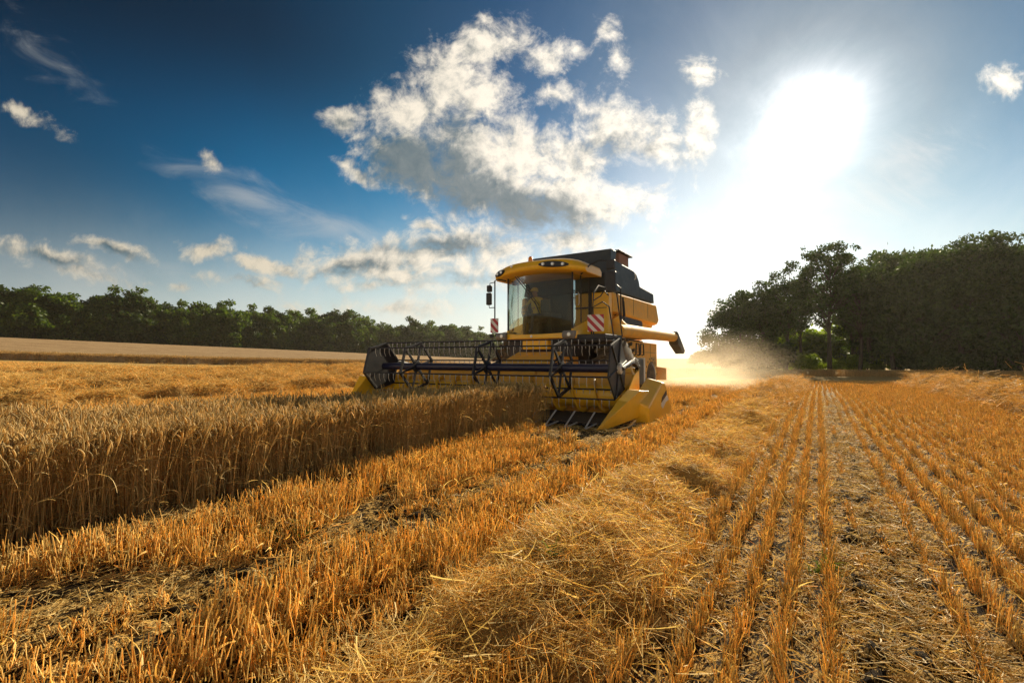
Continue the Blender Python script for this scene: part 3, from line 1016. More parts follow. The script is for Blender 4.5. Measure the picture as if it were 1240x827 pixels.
# ------------------------------------------------------------------ trees
def tree_meshes(kind, seed, h, rad, base, n_leaf, leaf, mat, clumps=70, trunk_r=.22, shape='round', puff=.30):
    g = np.random.RandomState(seed)
    # trunk with limbs
    tb = MB()
    top = h * .8
    path = [(0, 0, -.4)]
    for k in range(1, 7):
        path.append((path[-1][0] + g.normal(0, .16), path[-1][1] + g.normal(0, .16), top * k / 6))
    tb.tube(path, [trunk_r * (1.25 - 1.1 * k / 6) for k in range(7)], 7)
    cen = []
    zc = base + (h - base) * .5; hz = (h - base) * .5
    for k in range(clumps):
        while True:
            v = g.uniform(-1, 1, 3)
            q = np.linalg.norm(v)
            if .35 < q < 1: break
        v = v * (.55 + .45 * g.rand()) / max(q, .6) ** .35
        if shape == 'round': w_ = 1.0
        elif shape == 'skirt': w_ = 1.0 if v[2] > 0 else .9 / max(math.hypot(v[0], v[1]), .45)
        else: w_ = 1.0 - .35 * v[2]
        cen.append((v[0] * rad * w_, v[1] * rad * w_, zc + v[2] * hz * (.92 + .15 * g.rand())))
    cen = np.array(cen)
    for k in range(0, clumps, 4):
        c = cen[k]
        z0 = max(min(c[2] - rad * .6, top * .9), base * .7)
        i = np.interp(z0, [p[2] for p in path], range(7)); p0 = np.array(path[int(i)]) * (1 - i % 1) + np.array(path[min(int(i) + 1, 6)]) * (i % 1)
        mid = (p0 + c) / 2 + np.array([g.normal(0, .2), g.normal(0, .2), .25])
        tb.tube([tuple(p0), tuple(mid), tuple(c)], [trunk_r * .34, trunk_r * .22, .02], 5, cap=False)
    # leaves
    sz = g.uniform(.6, 1.35, clumps)
    wt = sz ** 3; wt /= wt.sum()
    ci = g.choice(clumps, n_leaf, p=wt)
    dv = g.normal(0, 1, (n_leaf, 3)); dv /= np.linalg.norm(dv, axis=1)[:, None]
    rr = (g.rand(n_leaf) ** .45) * sz[ci] * rad * puff
    P = cen[ci] + dv * rr[:, None] * np.array([1.1, 1.1, .75])
    strays = g.rand(n_leaf) < .012
    P[strays] += g.normal(0, rad * .09, (strays.sum(), 3))
    P = P[P[:, 2] > base * .75]; n = len(P)
    nrm = g.normal(0, 1, (n, 3)) + [0, 0, .5]; nrm /= np.linalg.norm(nrm, axis=1)[:, None]
    a = np.cross(nrm, g.normal(0, 1, (n, 3))); a /= np.linalg.norm(a, axis=1)[:, None]
    b = np.cross(nrm, a)
    L = leaf * g.uniform(.6, 1.4, n)[:, None]
    q = np.stack([P - a * L, P + b * L * .55, P + a * L, P - b * L * .55], 1).reshape(-1, 3)
    F = np.arange(4 * n).reshape(-1, 4)
    crown = fast_mesh(kind + '_crown', q, F, [mat], attrs={'rnd': np.repeat(g.rand(n), 4)})
    tm = bpy.data.meshes.new(kind + '_trunk')
    tm.from_pydata(tb.v, [], tb.f); tm.materials.append(M['bark'])
    tm.polygons.foreach_set('use_smooth', [True] * len(tm.polygons)); tm.update()
    return crown, tm


def put_tree(name, meshes, x, y, sc, rz, label, group=None, sz=1.0, cat='tree', sink=0.0):
    o = bpy.data.objects.new(name, None); o.empty_display_size = .5
    link(o); o.location = (x, y, float(terrain(x, y)) - sink); o.rotation_euler = (0, 0, rz); o.scale = (sc, sc, sc * sz)
    tag(o, label, cat, group)
    for part, me in zip(('crown', 'trunk'), meshes):
        link(bpy.data.objects.new(part, me), o)
    return o


def px_at(px, Y): return (px - 620) / 570 * Y


def woods():
    rg = random.Random(9)
    # right wood: tall dark backlit trees, 60 m away
    big = [tree_meshes('broadleaf', 20 + k, 16, 4.4, b, 13000, .17, M['leaf_dark'], 120, .24, sh, .20)
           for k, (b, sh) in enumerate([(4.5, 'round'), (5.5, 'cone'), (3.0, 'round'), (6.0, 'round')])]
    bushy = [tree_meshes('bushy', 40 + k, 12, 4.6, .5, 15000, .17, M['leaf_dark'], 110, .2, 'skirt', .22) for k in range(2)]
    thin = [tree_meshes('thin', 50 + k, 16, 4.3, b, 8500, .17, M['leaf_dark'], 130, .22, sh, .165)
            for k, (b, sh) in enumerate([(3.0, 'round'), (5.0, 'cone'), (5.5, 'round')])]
    front = [  # px, distance, metres high, mesh, label
        (893, 64, 11.3, bushy[0], 'low rounded tree with hazy drooping crown at the left end of the right wood'),
        (925, 62, 13.0, bushy[1], 'bushy tree second from the left end of the right wood'),
        (952, 60, 14.2, big[0], 'tree with a leaning bare trunk at the light gap of the right wood'),
        (1004, 59, 17.6, big[1], 'taller airy crown rising above the light gap in the right wood'),
        (1040, 60, 15.0, big[3], 'slim tree closing the right side of the light gap in the wood'),
        (1082, 58, 14.6, big[2], 'dark tree with a flat dull top just right of the light gap'),
        (1120, 57, 15.4, bushy[0], 'dense dark tree midway along the right wood, low to the ground'),
        (1160, 56, 17.4, big[2], 'dense tree left of the tallest crown in the right wood'),
        (1203, 56, 18.6, big[0], 'tallest tree of the right wood with ragged top against the sky'),
        (1240, 55, 17.2, bushy[1], 'dark tree cut by the right edge of the picture')]
    for px, Y, h, me, lab in front:
        h0 = 12 if me in bushy else 16
        if px < 1070 and px > 900: me = thin[int(px) % 3]; h0 = 16
        put_tree('broadleaf_tree', me, px_at(px, Y), Y, h / h0, rg.uniform(0, 6.28), lab, 'trees along the front of the right wood')
    k = 0
    for px, Y, h in ((905, 70, 12.5), (935, 72, 13.5), (972, 72, 15.0), (1030, 71, 15.8), (1055, 74, 15.5)):
        put_tree('broadleaf_tree', thin[k % 3], px_at(px, Y), Y, h / 16, rg.uniform(0, 6.28),
                 'thin crowned tree standing behind the light gap of the right wood', 'trees behind the light gap of the right wood')
        k += 1
    for row, (dy, n) in enumerate(((7, 12), (14, 12))):
        for i in range(n):
            px = 1062 + i * 21 + rg.uniform(-9, 9) + row * 12
            Y = 58 + dy + rg.uniform(-1.5, 1.5)
            h = (np.interp(px, [900, 950, 1010, 1070, 1200, 1300], [112, 128, 140, 148, 168, 168])) / 570 * Y + rg.uniform(-.8, .5)
            me = (big[:3] + bushy)[k % 5]
            h0 = 12 if me in bushy else 16
            put_tree('broadleaf_tree', me, px_at(px, Y), Y, h / h0, rg.uniform(0, 6.28),
                     'tree standing behind the front row of the right wood', 'trees behind the front row of the right wood')
            k += 1
    # understorey
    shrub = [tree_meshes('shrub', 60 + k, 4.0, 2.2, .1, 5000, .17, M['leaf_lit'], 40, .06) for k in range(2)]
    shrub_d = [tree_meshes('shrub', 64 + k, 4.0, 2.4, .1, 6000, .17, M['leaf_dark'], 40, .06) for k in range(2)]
    for i in range(22):
        px = 936 + i * 6.2 + rg.uniform(-4, 4); Y = (62, 86, 90, 82)[i % 4] + rg.uniform(-1, 2)
        put_tree('shrub', shrub[i % 2], px_at(px, Y), Y, rg.uniform(.45, .75) if i % 4 == 0 else rg.uniform(1.6, 2.3), rg.uniform(0, 6.28),
                 'sunlit yellow green shrub seen through the gap in the right wood', 'sunlit shrubs in the gap of the right wood', cat='shrub')
    for i in range(24):
        px = 1062 + i * 9 + rg.uniform(-5, 5) if i > 3 else 885 + i * 16; Y = 56 + (i % 3) * 2.5 + rg.uniform(-.6, 1)
        put_tree('shrub', shrub_d[i % 2], px_at(px, Y), Y, rg.uniform(.8, 1.25), rg.uniform(0, 6.28),
                 'dark shrub at the foot of the right wood', 'dark shrubs at the foot of the right wood', cat='shrub')
    # far hedge between the combine and the right wood
    for i, (px, hh, lab) in enumerate(((842, 3.8, 'small round bush at the far left end of the distant hedge'), (853, 5.2, 'roundest bush of the distant hedge beyond the dust'),
                        (864, 3.8, 'low bush in the middle of the distant hedge'), (874, 3.6, 'pale low bush in the distant hedge left of the wood'),
                        (884, 3.9, 'bush of the distant hedge touching the right wood'))):
        Y = 140 + i * 2
        put_tree('hedge_bush', shrub_d[i % 2], px_at(px, Y), Y, hh / 4 , rg.uniform(0, 6.28), lab, 'bushes of the distant hedge', cat='bush')
    # left wood
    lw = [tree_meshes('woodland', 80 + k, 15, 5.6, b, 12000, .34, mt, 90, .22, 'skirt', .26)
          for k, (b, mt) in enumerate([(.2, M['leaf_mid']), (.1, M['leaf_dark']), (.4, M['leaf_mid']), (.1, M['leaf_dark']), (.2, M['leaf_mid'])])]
    kinds = ['mid green', 'dark green', 'mid green', 'dark green', 'mid green']
    k = 0
    P = np.array([(-172, 96), (-133, 128), (-98, 168), (-64, 210), (-36, 240), (-6, 262)], float)
    seg = np.linalg.norm(np.diff(P, axis=0), axis=1); cum = np.concatenate([[0], np.cumsum(seg)])
    for row, (off, step) in enumerate(((0, 4.6), (7, 6.0))):
        d = 0
        while d < cum[-1]:
            x = np.interp(d, cum, P[:, 0]); y = np.interp(d, cum, P[:, 1])
            x += rg.uniform(-1, 1) - off * .55; y += off * .9 + rg.uniform(-1.5, 1.5)
            px = 620 + 570 * x / y
            if px > -30:
                j = rg.randrange(5)
                hpx = np.interp(px, [0, 60, 150, 250, 350, 440, 600], [71, 70, 64, 58, 53, 47, 36])
                h = hpx / 570 * y * rg.uniform(.78, 1.10) * (1.04 if row else 1.0) + 2.6
                where = 'left third' if px < 200 else ('middle' if px < 400 else 'hazy right end')
                put_tree('woodland_tree', lw[j], x, y, h / 15, rg.uniform(0, 6.28),
                         f'{kinds[j]} tree in the {"back" if row else "front"} row, {where} of the long left wood', f'{kinds[j]} trees, {"back" if row else "front"} row, {where} of the left wood', sink=2.6)
            d += step * rg.uniform(.8, 1.15)
            k += 1


woods()

# ------------------------------------------------------------------ combine harvester
ox, oy = xy(S0, T0)
combine = empty('combine_harvester', (ox, oy, 0), 0)
f2 = -u2
combine.rotation_euler = (0, 0, math.atan2(f2[1], f2[0]) - math.pi / 2)
tag(combine, 'large yellow combine harvester with black grain tank and wide reel header cutting wheat', 'combine harvester')
YAW = R(4.2)


def hx(x, y, z):
    """header frame: slightly yawed against the body"""
    c, s = math.cos(YAW), math.sin(YAW)
    y -= .12
    return (x * c - y * s, x * s + y * c, z)


def build_header():
    # trough: floor, curved back sheet, top beam
    m = MB()
    prof = [(-.84, .13), (-1.02, .22), (-1.13, .45), (-1.14, .98), (-1.20, .98), (-1.21, .40), (-1.08, .10), (-.84, .05)]
    m.prism_x(prof, -3.22, 3.22)
    m.build('header_trough', M['yellow_dusty'], combine, xf=hx, smooth_sh=True)
    m = MB(); m.prism_x([(.5, .06), (.1, .09), (-.83, .12), (-.83, .05), (.5, .02)], -3.2, 3.2)
    m.build('header_floor', M['dark_int'], combine, xf=hx)
    m = MB(); m.box(-3.2, 3.2, -1.27, -1.10, .985, 1.09)
    m.build('header_beam', M['yellow_dusty'], combine, bevel=.02, xf=hx)
    # end sheets
    for sx in (-1, 1):
        m = MB()
        poly = [(.5, .05), (.35, .38), (-.25, .62), (-.8, .95), (-1.2, 1.08), (-1.25, .1), (-.9, .03)]
        m.prism_x(poly, sx * 3.235, sx * 3.275)
        m.build('end_sheet', M['yellow'], combine, bevel=.008, xf=hx)
    # intake auger with flighting
    m = MB(); m.lathe_x([(-3.18, .245), (3.18, .245)], -.66, .50, 28)
    dr = m.build('intake_auger', M['yellow'], combine, smooth_sh=True, xf=hx)
    for sg, xa, xb in ((1, -3.1, -.55), (-1, 3.1, .55)):
        m = MB(); n = 220; vs = []
        turns = 5.0
        for k in range(n + 1):
            a = 2 * math.pi * turns * k / n * sg; x = xa + (xb - xa) * k / n
            for rr in (.235, .37): vs.append((x, -.66 + rr * math.cos(a), .50 + rr * math.sin(a)))
        m.add(vs, [(2 * k, 2 * k + 1, 2 * k + 3, 2 * k + 2) for k in range(n)])
        m.build('flighting', M['yellow'], dr, xf=hx, solid=.012, smooth_sh=True)
    for k in range(14):
        x = -.45 + k * .07; a = k * 2.4
        m = MB(); m.tube([(x, -.66 + .18 * math.cos(a), .46 + .18 * math.sin(a)), (x, -.66 + .36 * math.cos(a), .46 + .36 * math.sin(a))], .009, 6)
        m.build('auger_finger', M['steel'], dr, xf=hx)
    # cutter bar with guards
    m = MB(); m.box(-3.2, 3.2, .50, .62, .035, .075)
    k = -3.15
    while k < 3.2:
        m.prism_z([(k - .018, .6), (k + .018, .6), (k + .004, .74), (k - .004, .74)], .04, .065); k += .076
    m.build('cutter_bar', M['black'], combine, xf=hx)
    # crop lifters
    for q in range(5):
        x = -1.35 - q * .39
        m = MB(); m.tube([(x, .62, .07), (x + .02, 1.12, .045), (x + .02, 1.17, .06), (x, .72, .30)], [.018, .016, .016, .016], 7)
        m.build('crop_lifter', M['steel'], combine, xf=hx, smooth_sh=True)
    # reel
    cy, cz, rr = 0.0, 1.10, .63
    phs = [R(46 + 60 * k) for k in range(6)]
    vt = [(cy + rr * math.cos(a), cz + rr * math.sin(a)) for a in phs]
    m = MB(); m.lathe_x([(-3.05, .085), (3.05, .085)], cy, cz, 24)
    m.build('reel_tube', M['tube'], combine, smooth_sh=True, xf=hx)
    for x in (-3.12, 3.12):    # solid end plates with pressed ribs
        m = MB(); sg = -1 if x < 0 else 1
        c0 = x; c1 = x + sg * .03
        m.prism_x(vt, c0, c1)
        for k in range(6):
            a, b = vt[k], vt[(k + 1) % 6]
            q = lambda p, f: (cy + (p[0] - cy) * f, cz + (p[1] - cz) * f)
            m.prism_x([q(a, 1.02), q(b, 1.02), q(b, .93), q(a, .93)], c0 - .02, c1 + .02)
            m.tube([(x + sg * .04, *q(a, .18)), (x + sg * .04, *q(a, .95))], .022, 6)
        m.build('reel_end_plate', M['black'], combine, xf=hx, bevel=.004)
        if x < 0:
            mm = MB()
            for k in (0, 4, 5):
                a, b = vt[k], vt[(k + 1) % 6]
                q = lambda p, f: (cy + (p[0] - cy) * f, cz + (p[1] - cz) * f)
            mm.lathe_x([(x - .04, .11), (x - .10, .11), (x - .12, .05)], cy, cz, 18)
            mm.build('reel_hub', M['steel'], combine, xf=hx, smooth_sh=True)
    for x in (-1.95, -.12, 1.95):     # open spiders
        m = MB(); w = .02
        for k in range(6):
            a, b = vt[k], vt[(k + 1) % 6]
            q = lambda p, f: (cy + (p[0] - cy) * f, cz + (p[1] - cz) * f)
            m.prism_x([q(a, 1.03), q(b, 1.03), q(b, .91), q(a, .91)], x - w, x + w)
            d = np.array([a[0] - cy, a[1] - cz]); d /= np.linalg.norm(d); nn = np.array([-d[1], d[0]])
            pa = np.array([cy, cz]) + d * .10; pb = np.array([cy, cz]) + d * rr * .93
            m.prism_x([tuple(pa + nn * .035), tuple(pb + nn * .022), tuple(pb - nn * .022), tuple(pa - nn * .035)], x - w * .8, x + w * .8)
        m.lathe_x([(x - .035, .14), (x + .035, .14)], cy, cz, 18)
        m.build('reel_spider', M['black'], combine, xf=hx, bevel=.004)
    for k, (y0, z0) in enumerate(vt):
        m = MB(); m.tube([(-3.14, y0, z0), (3.14, y0, z0)], .017, 8)
        bar = m.build('reel_bar', M['black'], combine, xf=hx, smooth_sh=True)
        m = MB(); x = -3.02
        while x < 3.05:
            m.tube([(x, y0, z0), (x - .012, y0 + .022, z0 - .05), (x, y0 + .008, z0 - .12), (x, y0 - .035, z0 - .20)], [.011, .007, .006, .005], 5)
            x += .152
        m.build('tines', M['steel'], bar, xf=hx)
    # reel arms
    for sx in (-1, 1):
        m = MB()
        m.tube([(sx * 3.24, -1.2, 1.12), (sx * 3.24, -.75, 1.22), (sx * 3.24, .02, 1.10)], [.06, .055, .045], 8)
        m.build('reel_arm', M['black'], combine, xf=hx, smooth_sh=True)
        m = MB()
        m.tube([(sx * 3.24, -1.1, .8), (sx * 3.24, -.55, 1.16)], [.03, .02], 8)
        m.build('hydraulic_ram', M['steel'], combine, xf=hx, smooth_sh=True)
    # hoses and drive at the right end
    m = MB()
    for q in range(4):
        m.tube([(-3.18 + q * .03, -1.25, .8), (-3.30, -1.05, 1.10 + q * .05), (-3.33, -.6, 1.22 + .03 * q), (-3.28, -.12, 1.12)], .013, 6)
    m.build('hydraulic_hoses', M['black'], combine, xf=hx, smooth_sh=True)


def build_dividers():
    # right divider: folded yellow cone with pointed shoe
    m = MB()
    # outer profile (y, z); inner edge pulled in
    tip = (-3.22, .98, .06)
    o_ = [(-3.42, -.10, .48), (-3.48, -.62, .66), (-3.50, -1.25, .62), (-3.50, -1.45, .18), (-3.40, -.35, .10), (-3.27, .60, .03)]
    i_ = [(-3.22, -.10, .50), (-3.24, -.60, .68), (-3.24, -1.25, .64), (-3.24, -1.45, .18), (-3.22, -.35, .10), (-3.17, .60, .03)]
    vs = [tip] + o_ + i_
    fs = [(0, 1, 6), (1, 2, 5, 6), (2, 3, 4, 5)]           # outer side
    fs += [(0, 12, 7), (7, 12, 11, 8), (8, 11, 10, 9)]    # inner
    fs += [(0, 7, 1), (1, 7, 8, 2), (2, 8, 9, 3), (3, 9, 10, 4), (4, 10, 11, 5), (5, 11, 12, 6), (6, 12, 0)]
    m.add(vs, fs)
    d = m.build('crop_divider', M['yellow'], combine, bevel=.012)
    m = MB(); m.tube([(-3.30, .78, .035), (-3.40, .50, .02), (-3.46, .0, .02), (-3.47, -.35, .10)], .022, 8)
    m.build('skid_bar', M['yellow'], d, smooth_sh=True)
    m = MB(); m.tube([(-3.44, -.1, .03), (-3.46, -.9, -.0)], .012, 8)
    m.build('stay', M['steel'], d)
    # big drive shield
    m = MB()
    out = [(-.80, .02), (-.74, .42), (-1.62, .86), (-2.25, .86), (-2.52, .74), (-2.62, .10), (-1.9, .0)]
    inn = [(-.60, .05), (-.62, .55), (-1.45, .94), (-2.25, .94), (-2.5, .80), (-2.6, .10), (-1.9, .0)]
    out = [(-.78, -.0), (-.74, .33), (-1.72, .78), (-1.95, .76), (-2.52, .16), (-2.30, .03)]
    inn = [(-.70, .0), (-.62, .50), (-1.52, .88), (-1.80, .86), (-2.50, .18), (-2.28, .03)]
    m.prism_x(out, -3.62, -3.33, inn)
    sh = m.build('drive_shield', M['yellow'], combine, bevel=.03)
    # plain black and white flash on it (the maker's mark is a dark bar over a white wedge)
    def flash(poly, mat, nm):
        mm = MB(); mm.prism_x(poly, -3.626, -3.621); mm.build(nm, mat, sh)
    flash([(-1.62, .36), (-1.68, .46), (-2.02, .60), (-2.06, .50)], M['black'], 'decal')
    flash([(-1.60, .29), (-1.63, .35), (-2.08, .49), (-2.20, .38), (-1.95, .34), (-1.72, .22)], M['white'], 'decal')
    # left divider
    m = MB()
    vs = [(3.30, 1.15, .10), (3.46, .55, .86), (3.50, -.2, .95), (3.50, -1.2, .9), (3.50, -1.2, .1), (3.45, .2, .08),
          (3.18, .55, .84), (3.22, -.2, .93), (3.22, -1.2, .88), (3.22, -1.2, .1), (3.20, .2, .08)]
    fs = [(0, 1, 5), (1, 2, 5), (2, 3, 4, 5), (0, 10, 6), (6, 10, 7), (7, 10, 9, 8), (0, 6, 1), (1, 6, 7, 2), (2, 7, 8, 3), (3, 8, 9, 4), (4, 9, 10, 5), (5, 10, 0)]
    m.add(vs, fs)
    m.build('crop_divider', M['yellow'], combine, bevel=.012)


def wheel(name, x0, x1, cy, r, rim_r, lugs):
    """axis along x"""
    root = bpy.data.objects.new(name, None); link(root, combine)
    w = x1 - x0
    m = MB()
    m.lathe_x([(x0, rim_r), (x0 + w * .06, r * .80), (x0 + w * .2, r * .95), (x0 + w * .35, r * .97), (x1 - w * .35, r * .97), (x1 - w * .2, r * .95), (x1 - w * .06, r * .80), (x1, rim_r)], cy, r, 40)
    for k in range(lugs):
        for half in (0, 1):
            a = 2 * math.pi * (k + .5 * half) / lugs
            xs = (x0 + w * .05, x0 + w * .52) if half == 0 else (x1 - w * .05, x1 - w * .52)
            da = .16; th = .05
            vs = []
            for (xx, aa) in ((xs[0], a - da), (xs[0], a - da + th * 1.6), (xs[1], a + th), (xs[1], a)):
                for rr in (r * .93, r * 1.02): vs.append((xx, cy + rr * math.cos(aa), r + rr * math.sin(aa)))
            m.add(vs, [(0, 1, 3, 2), (2, 3, 5, 4), (4, 5, 7, 6), (6, 7, 1, 0), (1, 7, 5, 3), (0, 2, 4, 6)])
    m.build('tyre', M['rubber'], root, smooth_sh=True)
    m = MB()
    m.lathe_x([(x0 + w * .04, rim_r * 1.02), (x0 + w * .06, rim_r * .93), (x0 + w * .3, rim_r * .8), (x0 + w * .32, .22), (x0 + w * .2, .2), (x0 + w * .2, .0 + .05),
               (x1 - w * .3, .05), (x1 - w * .3, rim_r * .8), (x1 - w * .06, rim_r * .93), (x1 - w * .04, rim_r * 1.02)], cy, r, 32)
    m.build('rim', M['yellow_dusty'], root, smooth_sh=True)


def build_body():
    # upper side cladding: faceted band with bright top edge
    prof = [(-4.28, 2.05), (-4.28, 3.24), (-8.62, 3.27), (-8.82, 3.16), (-8.98, 2.66), (-8.90, 2.55), (-8.50, 2.40), (-8.45, 1.95)]
    m = MB(); m.prism_x([(-4.32, 2.02), (-4.32, 3.20), (-8.6, 3.22), (-8.9, 2.65), (-8.45, 2.35), (-8.4, 1.98)], -1.40, 1.40)
    body = m.build('body', M['yellow_dusty'], combine, bevel=.04)
    for sx in (-1, 1):
        m = MB()
        a = [(-4.26, 2.60), (-4.26, 3.25), (-8.64, 3.27), (-8.98, 2.68), (-8.75, 2.50)]
        m.prism_x(a, sx * 1.40, sx * 1.55, [(-4.30, 2.66), (-4.30, 3.20), (-8.60, 3.22), (-8.90, 2.70), (-8.70, 2.56)])
        m.build('side_cladding', M['yellow_dusty'], combine, bevel=.02)
        m = MB()
        m.prism_x([(-4.28, 1.0), (-4.28, 1.86), (-8.70, 1.83), (-8.72, .62), (-7.2, .62), (-6.9, .85), (-5.4, .85)], sx * 1.30, sx * 1.52)
        m.build('lower_side_panel', M['yellow_dusty'], combine, bevel=.02)
    for y0 in (-6.05, -7.55):
        m = MB(); m.box(-1.556, -1.548, y0 - .006, y0 + .006, 2.68, 3.20)
        m.build('panel_seam', M['black'], combine)
    for y0, z0, y1, z1 in ((-7.9, .72, -7.9, 1.80), (-4.4, 1.52, -8.6, 1.50)):
        m = MB(); m.tube([(-1.522, y0, z0), (-1.522, y1, z1)], .006, 6)
        m.build('panel_seam', M['black'], combine)
    for k in range(7):
        m = MB(); m.box(-1.528, -1.518, -8.5, -8.05, 1.02 + .05 * k, 1.04 + .05 * k)
        m.build('vent_slot', M['black'], combine)
    m = MB(); m.tube([(-1.49, -6.35, 3.86), (-1.53, -6.35, 3.88), (-1.53, -6.35, 4.02), (-1.49, -6.35, 4.04)], .016, 6)
    m.build('tank_handle', M['white'], combine)
    # recessed dark belt guard on the near side: long rounded hole
    m = MB()
    pts = []
    for k in range(20):
        a = math.pi * k / 19 - math.pi / 2
        pts.append((-7.0 - .28 * math.cos(a) * .9, 2.42 - .0 + .20 * -math.sin(a)))
    pts = [(-4.75, 2.20), (-4.75, 2.62)] + pts
    m.prism_x(pts, -1.405, -1.46)
    m.build('belt_guard', M['tube'], combine, bevel=.01)
    # front yellow wall beside the cab
    m = MB(); m.prism_z([(-.78, -4.05), (-1.50, -4.05), (-1.53, -4.25), (-.78, -4.25)], 2.0, 3.20)
    m.build('front_panel', M['yellow'], combine, bevel=.03)
    m = MB(); m.box(-1.45, -.82, -4.04, -4.03, 2.74, 2.755)
    m.build('panel_seam', M['black'], combine)
    # lower hull between the wheels
    m = MB(); m.prism_x([(-3.7, .9), (-3.7, 1.95), (-8.6, 1.95), (-8.6, .75), (-7, .6), (-5, .6)], -1.05, 1.05)
    m.build('hull', M['black'], combine, bevel=.03)
    # dark box at the side (fuel / battery box) with pale edge
    m = MB(); m.box(-1.78, -1.53, -6.35, -5.25, .48, 1.28)
    bx_ = m.build('side_box', M['tank'], combine, bevel=.04)
    m = MB(); m.box(-1.79, -1.53, -6.46, -6.36, .46, 1.32)
    m.build('pale_edge', M['white'], bx_, bevel=.02)
    # grab handles
    m = MB()
    for y0 in (-6.1, -6.55):
        m.tube([(-1.53, y0, 1.10 + .3), (-1.60, y0, 1.10 + .32), (-1.60, y0 - .05, 1.78), (-1.60, y0 - .32, 1.76), (-1.60, y0 - .36, 1.42), (-1.53, y0 - .36, 1.40)], .022, 6)
    m.build('grab_handles', M['black'], combine)
    # straw chopper and spreader at the back
    m = MB(); m.prism_x([(-8.6, 2.0), (-9.3, 1.7), (-9.7, 1.0), (-9.4, .55), (-8.6, .6)], -1.0, 1.0)
    m.build('straw_chopper', M['yellow_dusty'], combine, bevel=.03)
    m = MB(); m.prism_x([(-9.5, .95), (-9.5, 1.0), (-11.0, .92), (-11.0, .42), (-10.95, .42), (-10.95, .88)], -1.25, .95)
    m.build('spreader_hood', M['yellow_dusty'], combine, bevel=.01)
    # grain tank
    m = MB()
    m.prism_x([(-4.30, 3.27), (-4.62, 4.20), (-6.30, 4.16), (-6.62, 4.08), (-6.85, 3.90), (-6.95, 3.72), (-8.50, 3.64), (-8.58, 3.30)], -1.48, 1.48)
    tank = m.build('grain_tank', M['tank'], combine, bevel=.03)
    m = MB()  # raised folding front lid
    m.prism_x([(-4.20, 3.55), (-4.26, 4.46), (-4.40, 4.50), (-4.72, 4.46), (-4.60, 4.1), (-4.35, 3.55)], -1.50, 1.12)
    m.build('tank_lid', M['tank'], tank, bevel=.02)
    m = MB(); m.box(-1.44, -.95, -5.95, -5.1, 4.17, 4.52)
    eb = m.build('exhaust_box', M['brown'], combine, bevel=.02)
    m = MB(); m.box(-1.52, -.90, -6.12, -4.9, 4.523, 4.57)
    m.build('exhaust_cap', M['tank'], eb, bevel=.01)
    m = MB(); m.box(-1.47, -.95, -4.75, -4.4, 3.3, 4.1)
    m.build('tank_corner', M['tank'], combine, bevel=.03)
    # dark machinery between the cab and the tank
    m = MB(); m.box(-1.45, 1.2, -4.24, -3.95, 3.21, 3.75); m.box(-1.0, 1.1, -4.20, -3.95, 1.95, 3.2)
    m.build('cab_rear_wall', M['tank'], combine, bevel=.03)
    # feeder house
    m = MB(); m.prism_x([(-1.25, .25), (-1.25, 1.0), (-3.6, 1.75), (-3.8, 1.0), (-3.4, .75)], -.72, .72)
    m.build('feeder_house', M['yellow_dusty'], combine, bevel=.03)
    m = MB()
    for q in range(3): m.tube([(-.9 - .06 * q, -1.25, 1.05), (-.95 - .05 * q, -2.0, 1.2 + .1 * q), (-1.0, -2.8, 1.75)], .022, 6)
    m.box(-1.0, 1.0, -3.3, -2.75, 1.35, 1.80)
    m.build('feeder_hoses', M['black'], combine)
    # axle wheels
    wheel('front_wheel', -2.02, -1.30, -4.15, .93, .45, 20)
    wheel('front_wheel', 1.30, 2.02, -4.15, .93, .45, 20)
    wheel('rear_wheel', -1.55, -1.08, -8.0, .66, .32, 18)
    wheel('rear_wheel', 1.08, 1.55, -8.0, .66, .32, 18)
    # unloading auger folded back along the near side
    m = MB(); m.tube([(-1.62, -4.45, 2.10), (-1.66, -5.0, 2.12), (-1.70, -10.3, 2.14)], [.20, .20, .185], 24)
    au = m.build('unloading_auger', M['yellow_dusty'], combine, smooth_sh=True)
    m = MB(); m.prism_x([(-10.25, 2.36), (-10.45, 2.30), (-11.55, 1.62), (-11.35, 1.48), (-10.35, 1.86)], -1.88, -1.52)
    m.build('auger_spout', M['black'], au, bevel=.03)
    m = MB(); m.tube([(-1.62, -4.9, 2.12), (-1.50, -4.7, 2.30), (-1.42, -4.6, 2.5)], .21, 20)
    m.build('auger_elbow', M['yellow_dusty'], au, smooth_sh=True)


